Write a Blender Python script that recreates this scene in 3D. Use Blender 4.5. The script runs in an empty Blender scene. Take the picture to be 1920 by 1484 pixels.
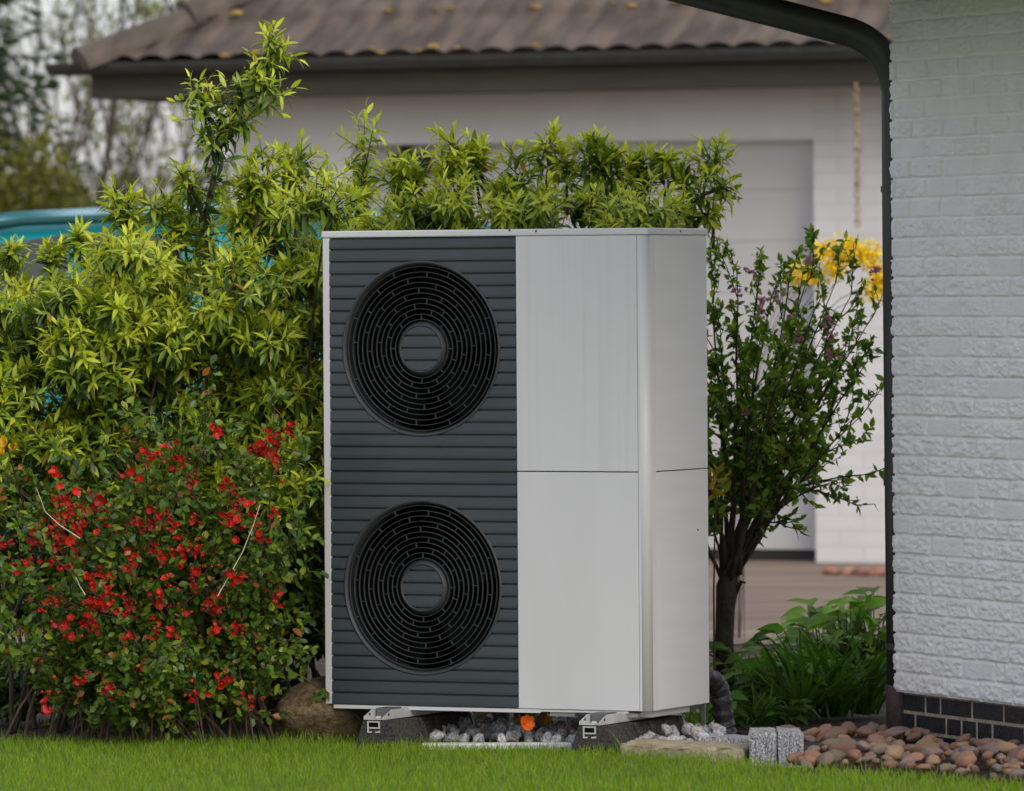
import bpy, math, numpy as np
from mathutils import Vector, Matrix
R = np.random.default_rng(7)
SC = bpy.context.scene
COL = SC.collection
F = 12500.0; CAMH = 1.33; HZ = 540.0; ROLL = 0.0065

def P(px, py, Y):
    u, v = px-960.0, py-HZ
    return np.array([(u-ROLL*v)/F*Y, Y, CAMH-(v+ROLL*u)/F*Y])
def G(px, py):
    u, v = px-960.0, py-HZ
    Y = CAMH*F/(v+ROLL*u)
    return np.array([(u-ROLL*v)/F*Y, Y, 0.0])

# ------------------------------------------------------------------ materials
def newmat(name):
    m = bpy.data.materials.new(name); m.use_nodes = True
    nt = m.node_tree
    for n in list(nt.nodes): nt.nodes.remove(n)
    o = nt.nodes.new('ShaderNodeOutputMaterial'); b = nt.nodes.new('ShaderNodeBsdfPrincipled')
    nt.links.new(b.outputs[0], o.inputs[0])
    return m, nt, b, o
def N(nt, t, **k):
    n = nt.nodes.new(t)
    for a, v in k.items():
        if a in n.inputs: n.inputs[a].default_value = v
        else: setattr(n, a, v)
    return n
def mat(name, c, c2=None, rough=.6, metal=0, scale=(8,8,8), bump=0, bscale=60, spec=.5, lo=.35, hi=.65, attr=False, detail=4, bdist=.01):
    m, nt, b, o = newmat(name)
    b.inputs['Roughness'].default_value = rough; b.inputs['Metallic'].default_value = metal
    b.inputs['Specular IOR Level'].default_value = spec
    tc = N(nt, 'ShaderNodeTexCoord')
    base = None
    if attr:
        a = N(nt, 'ShaderNodeVertexColor', layer_name='Col'); base = a.outputs[0]
    if c2 is not None:
        mp = N(nt, 'ShaderNodeMapping'); mp.inputs['Scale'].default_value = scale
        nt.links.new(tc.outputs['Object'], mp.inputs[0])
        nz = N(nt, 'ShaderNodeTexNoise', Scale=1.0, Detail=detail); nt.links.new(mp.outputs[0], nz.inputs['Vector'])
        cr = N(nt, 'ShaderNodeValToRGB')
        cr.color_ramp.elements[0].position = lo; cr.color_ramp.elements[1].position = hi
        cr.color_ramp.elements[0].color = (*c, 1); cr.color_ramp.elements[1].color = (*c2, 1)
        nt.links.new(nz.outputs[0], cr.inputs[0])
        if base is not None:
            mx = N(nt, 'ShaderNodeMix', data_type='RGBA', blend_type='MULTIPLY'); mx.inputs[0].default_value = 1
            nt.links.new(base, mx.inputs[6]); nt.links.new(cr.outputs[0], mx.inputs[7]); base = mx.outputs[2]
        else: base = cr.outputs[0]
    if base is not None: nt.links.new(base, b.inputs['Base Color'])
    else: b.inputs['Base Color'].default_value = (*c, 1)
    if bump:
        nz2 = N(nt, 'ShaderNodeTexNoise', Scale=bscale, Detail=6.0); nt.links.new(tc.outputs['Object'], nz2.inputs['Vector'])
        bp = N(nt, 'ShaderNodeBump', Strength=bump, Distance=bdist); nt.links.new(nz2.outputs[0], bp.inputs['Height'])
        nt.links.new(bp.outputs[0], b.inputs['Normal'])
    return m
def leafmat(name, rough=.42, trans=.28, spec=.5, tint=(1.3,1.35,.5)):
    m, nt, b, o = newmat(name)
    a = N(nt, 'ShaderNodeVertexColor', layer_name='Col')
    nt.links.new(a.outputs[0], b.inputs['Base Color'])
    b.inputs['Roughness'].default_value = rough; b.inputs['Specular IOR Level'].default_value = spec
    t = N(nt, 'ShaderNodeBsdfTranslucent')
    mx = N(nt, 'ShaderNodeMix', data_type='RGBA', blend_type='MULTIPLY'); mx.inputs[0].default_value = 1
    nt.links.new(a.outputs[0], mx.inputs[6]); mx.inputs[7].default_value = (*tint, 1)
    nt.links.new(mx.outputs[2], t.inputs[0])
    ms = N(nt, 'ShaderNodeMixShader'); ms.inputs[0].default_value = trans
    nt.links.new(b.outputs[0], ms.inputs[1]); nt.links.new(t.outputs[0], ms.inputs[2]); nt.links.new(ms.outputs[0], o.inputs[0])
    return m

M = {}
M['white'] = mat('white_painted_metal', (.635,.63,.625), (.66,.655,.652), rough=.38, scale=(9,9,1.2), lo=.3, hi=.6)
M['white2'] = mat('white_metal_lit_copy', (.66,.66,.655), (.70,.70,.70), rough=.4, scale=(3,3,22), lo=.3, hi=.7)  # same cabinet paint, lightened so the side looks better lit
M['streak'] = mat('white_streaked_metal', (.615,.605,.595), (.655,.65,.645), rough=.38, scale=(45,45,.8), lo=.3, hi=.5)
M['slate'] = mat('slate_grey_louvre', (.040,.050,.058), (.050,.062,.070), rough=.42, scale=(3,3,9))
M['rings'] = mat('grey_grille_plastic', (.045,.050,.052), rough=.5)
M['black'] = mat('black_hollow_shade', (.004,.004,.004), rough=.9, spec=.1)  # near black puts the shade of hollows into the colour
M['blade'] = mat('dark_fan_blade', (.004,.004,.004), rough=.8, spec=.1)  # blades blackened to stand in for the shade behind the grille
M['rubber'] = mat('black_crumb_rubber', (.030,.028,.027), (.085,.076,.068), rough=.9, scale=(130,130,130), bump=.6, bscale=160, spec=.2)
M['alu'] = mat('aluminium', (.55,.55,.55), (.66,.66,.66), rough=.45, metal=.35, scale=(20,20,20))
M['screw'] = mat('dark_screw', (.05,.045,.04), rough=.5, metal=.8)
M['pvc'] = mat('grey_drain_plastic', (.11,.11,.105), rough=.5)
M['hose'] = mat('black_taped_foam', (.018,.018,.02), (.05,.045,.05), rough=.45, scale=(30,30,60), bump=.7, bscale=50)
M['zinc'] = mat('dark_zinc', (.040,.043,.038), (.055,.058,.05), rough=.5, scale=(20,20,3), metal=.2)
M['castiron'] = mat('brown_cast_pipe', (.045,.028,.024), (.085,.05,.045), rough=.6, scale=(30,30,12), bump=.3, bscale=80)
M['soil'] = mat('garden_soil', (.045,.026,.016), (.095,.058,.035), rough=.95, scale=(18,18,18), bump=.9, bscale=45, bdist=.03)
M['lawnbase'] = mat('lawn_soil', (.06,.10,.012), (.09,.15,.02), rough=.9, scale=(6,6,6), bump=.5, bscale=80)
M['drive'] = mat('driveway_surface', (.17,.125,.09), (.30,.225,.165), rough=.9, scale=(.7,3.2,1), lo=.35, hi=.68, detail=5, bump=.3, bscale=90)
M['boulder'] = mat('mossy_boulder', (.10,.065,.025), (.22,.16,.09), rough=.9, scale=(14,14,14), bump=.6, bscale=40)
M['granite'] = mat('grey_granite', (.16,.16,.165), (.55,.55,.56), rough=.9, scale=(230,230,150), lo=.38, hi=.62, bump=.9, bscale=180, detail=3)
M['sandstone'] = mat('yellow_sandstone', (.30,.24,.13), (.46,.40,.27), rough=.9, scale=(30,30,30), bump=.5, bscale=120)
M['gravel'] = mat('grey_gravel', (.5,.5,.5), (1.1,1.1,1.1), rough=.9, scale=(110,110,110), bump=.7, bscale=150, attr=True)
M['cobble'] = mat('river_cobble', (.65,.6,.58), (1.15,1.1,1.05), rough=.75, scale=(45,45,45), bump=.45, bscale=90, attr=True)
M['concrete'] = mat('pale_concrete', (.50,.50,.47), (.68,.68,.64), rough=.9, scale=(50,50,50), bump=.4, bscale=100)
M['kerbpink'] = M['concrete']
M['paint'] = mat('white_painted_brick', (.80,.78,.77), (.86,.84,.83), rough=.75, scale=(9,9,9), bump=.55, bscale=130, bdist=.004)
M['render'] = mat('smooth_white_render', (.70,.69,.67), (.75,.74,.72), rough=.85, scale=(3,3,3))
M['clinker'] = mat('dark_clinker_brick', (.008,.010,.014), (.020,.020,.024), rough=.35, scale=(25,25,25), bump=.25, bscale=90, attr=False)
M['mortar'] = mat('brown_mortar', (.30,.24,.18), (.42,.35,.27), rough=.95, scale=(40,40,40), bump=.7, bscale=120)
M['tile'] = mat('brown_roof_tile', (.060,.045,.033), (.135,.102,.075), rough=.7, scale=(9,3,4), bump=.25, bscale=40)
M['fascia'] = mat('dark_brown_board', (.045,.037,.024), (.062,.052,.034), rough=.7, scale=(3,3,20))
M['door'] = mat('white_garage_door', (.54,.53,.505), (.58,.57,.54), rough=.5, scale=(2,2,4))
M['dark'] = mat('dark_trim', (.02,.018,.015), rough=.7)
M['rust'] = mat('rusty_copper', (.22,.13,.06), (.42,.34,.25), rough=.7, scale=(40,40,25))
M['moss'] = mat('orange_lichen', (.30,.17,.03), (.38,.26,.06), rough=.95, scale=(40,40,40))
M['teal'] = mat('glossy_teal_paint', (.006,.25,.27), rough=.18, spec=.6)
M['tealdark'] = mat('dark_teal_trim', (.004,.07,.07), rough=.3)
M['glass'] = mat('dark_car_glass', (.035,.037,.037), (.055,.057,.055), rough=.12, scale=(6,6,6))
M['tyre'] = mat('tyre_rubber', (.02,.02,.02), rough=.85)
M['rim'] = mat('wheel_rim', (.5,.5,.5), rough=.3, metal=.8)
M['redlens'] = mat('red_lens', (.35,.01,.01), rough=.2)
M['clearlens'] = mat('clear_lens', (.6,.6,.6), rough=.1)
M['bark'] = mat('brown_bark', (.030,.020,.013), (.075,.055,.035), rough=.9, scale=(40,40,9), bump=.8, bscale=60)
M['twig'] = mat('red_brown_twig', (.045,.026,.018), (.09,.055,.038), rough=.8, scale=(30,30,30))
M['paletwig'] = mat('pale_dead_twig', (.5,.42,.32), (.65,.57,.45), rough=.8, scale=(30,30,30))
M['grassstem']=mat('green_stem',(.10,.15,.03),rough=.6)
M['leaf'] = leafmat('laurel_leaf', rough=.36, trans=.34)
M['leaf2'] = leafmat('thin_leaf', rough=.6, trans=.35, spec=.3)
M['petal'] = leafmat('flower_petal', rough=.55, trans=.3, tint=(1.2,.9,.9))
M['grass'] = leafmat('grass_blade', rough=.55, trans=.35, spec=.3)
M['far'] = leafmat('far_leaf', rough=.6, trans=.35)

# ------------------------------------------------------------------ object helpers
def tag(o, label=None, cat=None, group=None, kind=None):
    if label: o['label'] = label
    if cat: o['category'] = cat
    if group: o['group'] = group
    if kind: o['kind'] = kind
    return o
def empty(name, label, cat, loc=(0,0,0), rz=0, group=None):
    o = bpy.data.objects.new(name, None); COL.objects.link(o)
    o.location = [float(a) for a in loc]; o.rotation_euler = (0,0,rz); o.empty_display_size = .1
    return tag(o, label, cat, group)

class MB:
    def __init__(s): s.v=[]; s.f=[]; s.c=[]; s.n=0; s.mi=[]
    def add(s, v, f, col=None, mi=0):
        v = np.asarray(v, float).reshape(-1,3)
        for a in (f if isinstance(f, list) and len(f) and isinstance(f[0], np.ndarray) else [f]):
            a = np.asarray(a)
            if a.size: s.f.append(a+s.n); s.mi.append(np.full(len(a), mi))
        s.v.append(v); s.n += len(v)
        if col is None: col = (1,1,1)
        col = np.asarray(col, float)
        if col.ndim == 1: col = np.tile(col, (len(v),1))
        s.c.append(col)
        return s
    def poly(s, verts, faces, col=None):
        verts = np.asarray(verts, float)
        for f in faces: s.f.append(np.array([f])+s.n); s.mi.append(np.zeros(1,int))
        s.v.append(verts); s.n += len(verts)
        s.c.append(np.tile(np.asarray(col if col is not None else (1,1,1), float), (len(verts),1)))
        return s
    def box(s, x0,x1,y0,y1,z0,z1):
        v=[(x0,y0,z0),(x1,y0,z0),(x1,y1,z0),(x0,y1,z0),(x0,y0,z1),(x1,y0,z1),(x1,y1,z1),(x0,y1,z1)]
        return s.add(v, np.array([(0,3,2,1),(4,5,6,7),(0,1,5,4),(1,2,6,5),(2,3,7,6),(3,0,4,7)]))
    def xform(s, A, b=(0,0,0)):
        s.v = [v@np.asarray(A).T + np.asarray(b) for v in s.v]; return s
    def extr(s, prof, axis, a0, a1, closed=True):
        # prof: list of 2D pts ccw; axis 0: (y,z) extruded along x ; 1: (x,z) along y ; 2: (x,y) along z
        n=len(prof); vs=[]
        for a in (a0,a1):
            for p,q in prof:
                vs.append({0:(a,p,q),1:(p,a,q),2:(p,q,a)}[axis])
        fs=[(i,(i+1)%n,n+(i+1)%n,n+i) for i in range(n)]
        return s.poly(vs, fs+[tuple(range(n))[::-1], tuple(range(n,2*n))])
    def tube(s, pts, rad, n=6, col=None, cap=True):
        pts=np.asarray(pts,float); m=len(pts)
        rad=np.broadcast_to(np.asarray(rad,float),(m,))
        t=np.gradient(pts,axis=0); t/=np.linalg.norm(t,axis=1)[:,None]+1e-12
        up=np.array([0.,0,1]) if abs(t[0,2])<.9 else np.array([1.,0,0])
        a=np.cross(t[0],up); a/=np.linalg.norm(a); A=[]
        for i in range(m):
            a=a-t[i]*np.dot(a,t[i]); a/=np.linalg.norm(a)+1e-12; A.append(a)
        A=np.array(A); B=np.cross(t,A)
        th=np.arange(n)/n*2*np.pi
        ring=pts[:,None]+rad[:,None,None]*(A[:,None]*np.cos(th)[None,:,None]+B[:,None]*np.sin(th)[None,:,None])
        i=np.arange(m-1)[:,None]*n; j=np.arange(n)[None]; k=(j+1)%n
        q=np.stack([i+j,i+k,i+n+k,i+n+j],-1).reshape(-1,4)
        s.add(ring.reshape(-1,3), q, col)
        if cap:
            s.f.append(np.array([list(range(n))[::-1]])+s.n-m*n); s.mi.append(np.zeros(1,int))
            s.f.append(np.array([list(range(n))])+s.n-n); s.mi.append(np.zeros(1,int))
        return s
    def lathe(s, prof, n=96, cx=0, cz=0, col=None):
        # profile (r, y) rotated about the y axis at (cx, cz)
        prof=np.asarray(prof,float); m=len(prof); th=np.arange(n)/n*2*np.pi
        v=np.stack([cx+prof[:,0,None]*np.cos(th), np.repeat(prof[:,1,None],n,1), cz+prof[:,0,None]*np.sin(th)],-1)
        i=np.arange(m-1)[:,None]*n; j=np.arange(n)[None]; k=(j+1)%n
        return s.add(v.reshape(-1,3), np.stack([i+j,i+k,i+n+k,i+n+j],-1).reshape(-1,4), col)
    def mesh(s, name, mats, smooth=False):
        me=bpy.data.meshes.new(name)
        V=np.concatenate(s.v); C=np.concatenate(s.c)
        me.vertices.add(len(V)); me.vertices.foreach_set('co', V.astype('f').ravel())
        lt=np.concatenate([np.full(len(f),f.shape[1]) for f in s.f]); li=np.concatenate([f.ravel() for f in s.f])
        me.loops.add(len(li)); me.loops.foreach_set('vertex_index', li.astype('i'))
        me.polygons.add(len(lt)); ls=np.concatenate([[0],np.cumsum(lt)[:-1]])
        me.polygons.foreach_set('loop_start', ls.astype('i'))
        try: me.polygons.foreach_set('loop_total', lt.astype('i'))
        except Exception: pass
        me.polygons.foreach_set('material_index', np.concatenate(s.mi).astype('i'))
        me.polygons.foreach_set('use_smooth', np.full(len(lt),bool(smooth)))
        at=me.color_attributes.new('Col','FLOAT_COLOR','POINT')
        at.data.foreach_set('color', np.concatenate([C,np.ones((len(C),1))],1).astype('f').ravel())
        for m in (mats if isinstance(mats,(list,tuple)) else [mats]): me.materials.append(m)
        me.update(calc_edges=True); me.validate()
        return me
    def build(s, name, mats, parent=None, smooth=False, bevel=0, auto=False):
        me=s.mesh(name, mats, smooth)
        o=bpy.data.objects.new(name, me); COL.objects.link(o)
        if parent is not None: o.parent=parent
        if bevel:
            b=o.modifiers.new('Bevel','BEVEL'); b.width=bevel; b.segments=2; b.limit_method='ANGLE'; b.angle_limit=.6
        return o
def link_mesh(name, me, parent=None, loc=(0,0,0), rot=(0,0,0), scale=(1,1,1)):
    o=bpy.data.objects.new(name, me); COL.objects.link(o)
    if parent is not None: o.parent=parent
    o.location=[float(a) for a in loc]; o.rotation_euler=[float(a) for a in rot]; o.scale=[float(a) for a in scale]
    return o

# ------------------------------------------------------------------ noise
def vnoise(x, y, seed=0):
    rr=np.random.default_rng(seed); T=rr.random((256,256))
    xi=np.floor(x).astype(int); yi=np.floor(y).astype(int); fx=x-xi; fy=y-yi
    fx=fx*fx*(3-2*fx); fy=fy*fy*(3-2*fy)
    a=T[xi%256,yi%256]; b=T[(xi+1)%256,yi%256]; c=T[xi%256,(yi+1)%256]; d=T[(xi+1)%256,(yi+1)%256]
    return a*(1-fx)*(1-fy)+b*fx*(1-fy)+c*(1-fx)*fy+d*fx*fy
def fbm(x,y,o=4,seed=0):
    s=0; a=.5
    for i in range(o): s=s+a*vnoise(x,y,seed+i); x=x*2.03+5.1; y=y*2.03+9.7; a*=.5
    return s
def unit(v): return v/(np.linalg.norm(v,axis=-1,keepdims=True)+1e-12)

# ------------------------------------------------------------------ leaves
SH = {'lance': [(0,.06),(.22,.72),(.5,1.),(.78,.62),(1,.02)],
      'round': [(0,.1),(.35,.75),(.7,1.),(1,.25)],
      'ovate': [(0,.1),(.25,.95),(.6,.75),(1,.02)],
      'strap': [(0,.7),(.2,.95),(.4,1.),(.6,.9),(.8,.65),(1,.03)],
      'petal': [(0,.2),(.4,.85),(.75,1.),(1,.45)],
      'tri': [(0,.3),(.5,1.),(1,.05)]}
def leaves(mb, pos, d, nrm, L, W, cols, shape='lance', droop=.35, fold=.25, vein=.0):
    n=len(pos)
    if n==0: return
    pos=np.asarray(pos); d=unit(np.asarray(d)); nrm=np.asarray(nrm)
    s=unit(np.cross(d,nrm)); up=unit(np.cross(s,d))
    L=np.broadcast_to(L,(n,))[:,None]; W=np.broadcast_to(W,(n,))[:,None]; dr=np.broadcast_to(droop,(n,))[:,None]
    vs=[]; k=SH[shape]; m=len(k); cs=[]
    for t,w in k:
        c=pos+d*L*(t-.12*dr*t*t)-up*(L*dr*t*t)
        e=s*W*.5*w; lift=up*(W*.5*w*fold)
        vs += [c-e+lift, c, c+e+lift]
        cs += [cols, cols*(1+vein), cols]
    V=np.stack(vs,1)            # n, 3m, 3
    C=np.stack(cs,1)
    q=[]
    for i in range(m-1):
        a=3*i; q += [(a,a+1,a+4,a+3),(a+1,a+2,a+5,a+4)]
    q=np.array(q)
    Fq=(np.arange(n)[:,None,None]*(3*m)+q[None]).reshape(-1,4)
    mb.add(V.reshape(-1,3), Fq, C.reshape(-1,3))
def randdir(n, up=0.0):
    v=unit(R.normal(size=(n,3))); v[:,2]+=up; return unit(v)
def perp(d):
    r=R.normal(size=d.shape); return unit(r-d*np.sum(r*d,-1,keepdims=True))
def lerp(a,b,t): return a+(b-a)*t

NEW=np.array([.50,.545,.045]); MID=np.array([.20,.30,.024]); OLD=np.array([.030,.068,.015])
def shoots(mb, tw, base, d, ln, K=16, L=.059, W=.0150, newc=NEW, midc=MID, oldc=OLD, young=None, a0=105, a1=22, twr=.0022):
    """rows of whorled leaves along short twigs, young at the tip, old and hanging lower down"""
    n=len(base); d=unit(d); ln=np.broadcast_to(ln,(n,))
    if young is None: young=np.full(n,.6)
    A=perp(d); B=np.cross(d,A)
    ph=R.random(n)*6.28
    curve=perp(d)*0.12; 
    for k in range(K):
        t=(k+.5)/K
        p=base+d*(ln*t)[:,None]+curve*(ln*t*t)[:,None]
        az=ph+k*2.4+R.normal(0,.25,n)
        an=np.radians(lerp(a0,a1,t**1.3)+R.normal(0,12,n))
        rad=A*np.cos(az)[:,None]+B*np.sin(az)[:,None]
        ld=d*np.cos(an)[:,None]+rad*np.sin(an)[:,None]
        sag=(1-t)*.45
        ld[:,2]-=sag*R.random(n)
        ld=unit(ld)
        nr=unit(d*.8+np.array([0,0,.7])+R.normal(0,.25,(n,3)))
        sz=lerp(1.12,.72,t)*R.uniform(.75,1.2,n)
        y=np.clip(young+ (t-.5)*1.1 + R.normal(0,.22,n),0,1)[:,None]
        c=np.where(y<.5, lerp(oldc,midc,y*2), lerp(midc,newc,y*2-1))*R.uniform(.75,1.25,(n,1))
        c=np.where(R.random((n,1))<.015, np.array([.33,.20,.02]), c)
        leaves(mb,p,ld,nr,L*sz,W*sz*R.uniform(.85,1.2,n),c,'lance',droop=R.uniform(.05,.5,n),fold=.28,vein=.22)
    # twigs
    if tw is not None:
        th=np.arange(3)/3*6.283
        r0=A[:,None]*np.cos(th)[None,:,None]+B[:,None]*np.sin(th)[None,:,None]
        v0=base[:,None]+r0*twr; tip=base+d*ln[:,None]+curve*ln[:,None]; v1=tip[:,None]+r0*twr*.5
        V=np.concatenate([v0,v1],1)
        q=np.array([(0,1,4,3),(1,2,5,4),(2,0,3,5)])
        tw.add(V.reshape(-1,3),(np.arange(n)[:,None,None]*6+q[None]).reshape(-1,4))
def bez(p0,p1,p2,n=8):
    t=np.linspace(0,1,n)[:,None]; return (1-t)**2*p0+2*t*(1-t)*p1+t*t*p2

# ================================================================== CAMERA, LIGHT
cam=bpy.data.cameras.new('camera'); co=bpy.data.objects.new('camera',cam); COL.objects.link(co); SC.camera=co
cam.sensor_width=36; cam.lens=F/1920*36; cam.clip_end=2000; cam.clip_start=.5
cam.shift_y=-(742-HZ)/1920.0
co.location=(0,0,CAMH)
co.rotation_euler=(Matrix.Rotation(math.pi/2,3,'X')@Matrix.Rotation(-ROLL,3,'Z')).to_euler()
cam.dof.use_dof=True; cam.dof.focus_distance=19.5; cam.dof.aperture_fstop=5.6; cam.dof.aperture_blades=0

sd=Vector((.478,-.722,.54)).normalized()
el=math.asin(sd.z); rot=math.atan2(sd.x,sd.y)
w=bpy.data.worlds.new('World'); SC.world=w; w.use_nodes=True
nt=w.node_tree; bg=nt.nodes['Background']
sky=nt.nodes.new('ShaderNodeTexSky'); sky.sky_type='NISHITA'; sky.sun_disc=False; sky.sun_elevation=el; sky.sun_rotation=rot
sky.air_density=1.0; sky.dust_density=2.2; sky.ozone_density=3.0
mx=nt.nodes.new('ShaderNodeMix'); mx.data_type='RGBA'; mx.inputs[0].default_value=.5
mx.inputs[7].default_value=(5.4,5.1,5.35,1)
nt.links.new(sky.outputs[0],mx.inputs[6]); nt.links.new(mx.outputs[2],bg.inputs[0]); bg.inputs[1].default_value=.15
sl=bpy.data.lights.new('sun','SUN'); sl.energy=1.05; sl.angle=math.radians(30); sl.color=(1,.93,.84)
so=bpy.data.objects.new('sun',sl); COL.objects.link(so); so.rotation_euler=sd.to_track_quat('Z','Y').to_euler(); so.location=(0,0,10)
SC.view_settings.view_transform='Standard'; SC.view_settings.look='None'; SC.view_settings.exposure=.5; SC.view_settings.gamma=1

# ================================================================== GROUND
def sheet(name, pts, z, m, kind='structure'):
    n=len(pts); mb=MB(); mb.poly([(p[0],p[1],z) for p in pts],[tuple(range(n))])
    return tag(mb.build(name,m),kind=kind)
sheet('ground',[(-150,-20),(150,-20),(150,300),(-150,300)],-.012,M['soil'])
def lawn_edge(x):   # far edge of the lawn (world Y) as a function of world x
    xs=[-8,-1.5,-.46,.16,.45,.77,1.36,2.2,8]; ys=[19.7,19.68,19.60,19.22,18.92,18.30,17.72,17.3,16.5]
    return np.interp(x,xs,ys)
xs=np.concatenate([[-60,-8],np.linspace(-3,3,61),[8,60]])
mb=MB()
v=[(x,-15,-.004) for x in xs]+[(x,float(lawn_edge(x)),-.004) for x in xs]; n=len(xs)
mb.poly(v,[(i,i+1,n+i+1,n+i) for i in range(n-1)]); tag(mb.build('lawn',M['lawnbase']),kind='structure')
sheet('driveway',[(-40,24.9),(.9,24.9),(2.6,23.7),(40,23.7),(40,60),(-40,60)],-.006,M['drive'])

# grass blades
n=120000
gx=R.uniform(-2.1,2.1,n); gy=R.uniform(16.3,20.0,n); e=lawn_edge(gx)
keep=gy<e+R.normal(0,.012,n); gx=gx[keep]; gy=gy[keep]; e=e[keep]; n=len(gx)
edge=np.clip(1-(e-gy)/.25,0,1)
pat=fbm(gx*3,gy*3,3,5)
h=R.uniform(.014,.032,n)*(1+.5*edge*R.random(n))*(.75+.5*pat)
tall=R.random(n)<.012*(1+4*edge); h=np.where(tall,h*1.6,h); h=np.where((np.abs(gx+.05)<.24)&(e-gy<.22)&~(R.random(n)<.03),h*.6,h)
dirs=unit(np.stack([R.normal(0,.33,n),R.normal(0,.33,n),np.ones(n)],1))
pos=np.stack([gx,gy,np.full(n,-.004)],1)
gc=lerp(np.array([.11,.20,.006]),np.array([.23,.37,.014]),R.random((n,1))*.7+.45*(pat[:,None]-.5)+.15)
gc=np.where(R.random((n,1))<.03,np.array([.30,.27,.09]),gc)
mb=MB()
nn=unit(np.stack([R.normal(0,1,n),R.normal(-.6,1,n),np.zeros(n)],1))
leaves(mb,pos,dirs,nn,h*1.15,R.uniform(.0014,.0026,n),gc,'tri',droop=R.uniform(-.1,.5,n),fold=.1)
tag(mb.build('grass',M['grass']),'short mown green lawn grass in front of the heat pump','grass',kind='stuff')

# ================================================================== HEAT PUMP
YAW=math.radians(25.5); HP0=np.array([-.561,19.604,0.])
ex=np.array([math.cos(YAW),-math.sin(YAW),0]); ey=np.array([math.sin(YAW),math.cos(YAW),0])
HW,HD,Z0,Z1=1.054,.43,.110,1.500
hp=empty('heat_pump','large pale grey heat pump unit with two round black fan grilles on slatted dark front','heat pump',HP0,-YAW)
SEAM=.7975
capz=Z1-.020
MB().box(.0,HW,.0,HD,capz,Z1).build('top_cover',M['white'],hp,bevel=.004)
MB().box(.003,.0255,.003,HD-.01,Z0,capz-.001).build('side_trim',M['white'],hp,bevel=.0025)
XG0,XG1=.0265,.632
MB().box(XG1+.001,1.0175,.002,.02,SEAM+.0015,capz-.001).build('front_panel',M['streak'],hp,bevel=.0015)
MB().box(XG1+.001,1.0175,.002,.02,Z0,SEAM-.0015).build('front_panel',M['white'],hp,bevel=.0015)
# rounded corner post
pr=[(1.0195,.002)]+[(HW-.003-.024+.024*math.sin(a),.002+.024-.024*math.cos(a)) for a in np.linspace(0,math.pi/2,9)]+[(HW-.003,.056),(HW-.02,.056),(1.0195,.02)]
o=MB().extr(pr,2,Z0,capz-.001).build('corner_post',M['white'],hp)
for p in o.data.polygons: p.use_smooth = abs(p.normal.z)<.5 and p.area>0 and (p.index>=1 and p.index<=8)
MB().box(HW-.02,HW-.0035,.0585,HD-.004,SEAM+.0015,capz-.001).build('side_panel',M['white2'],hp,bevel=.001)
MB().box(HW-.02,HW-.0035,.0585,HD-.004,Z0,SEAM-.0015).build('side_panel',M['white2'],hp,bevel=.001)
MB().box(.03,HW-.022,HD-.012,HD-.004,Z0,capz-.001).build('back_panel',M['white2'],hp)
MB().box(.012,HW-.024,.022,HD-.014,Z0-.0005,Z0+.012).build('base_tray',M['alu'],hp)
MB().box(.03,.700,.004,.022,Z0-.012,Z0-.0015).box(.700,.98,.006,.022,Z0-.008,Z0-.0015).build('front_sill',M['white'],hp)
MB().box(.72,.80,.03,.05,Z0-.022,Z0-.009).build('base_rail',M['alu'],hp)
MB().box(1.0,1.03,.05,.33,Z0-.020,Z0-.003).box(.90,1.0,.03,.05,Z0-.020,Z0-.009).build('base_rail',M['alu'],hp)
MB().box(1.036,1.046,HD-.03,HD-.018,.0,Z0-.002).build('rear_leg',M['pvc'],hp)
# louvre front with round openings
FANS=[(.3249,1.154),(.3249,.4567)]; RH=.249
def slat_lines():
    L=[]; h=.0361; z=Z0+.001; i=0
    while z<capz-.004:
        z2=min(z+h,capz-.002)
        if abs(z2-capz)<.010: z2=capz-.002
        # profile: (z, y)
        L.append((z,.013)); L.append((z+.0004,.0024))
        for t in np.linspace(0,1,5): L.append((z+.0015+(z2-z-.0062)*t, .0012+.0014*t if t>0 else .0018))
        L.append((z2-.0043,.013)); L.append((z2-.0004,.013))
        z=z2
    return L
lines=slat_lines()
v=[];f=[]
for z,y in lines:
    w=0; cx=.3249
    for (c,cz) in FANS:
        if abs(z-cz)<RH: w=math.sqrt(RH**2-(z-cz)**2)
    v += [(XG0,y,z),(cx-w,y,z),(cx+w,y,z),(XG1,y,z)]
for i in range(len(lines)-1):
    a=4*i; f += [(a,a+1,a+5,a+4),(a+2,a+3,a+7,a+6)]
mb=MB(); mb.add(v,np.array(f)); mb.build('louvre_panel',M['slate'],hp)
MB().box(XG0,XG1,.24,.25,Z0+.014,capz-.004).build('cavity_shade_sheet',M['black'],hp)  # black sheet standing for the shade deep inside the casing
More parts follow.
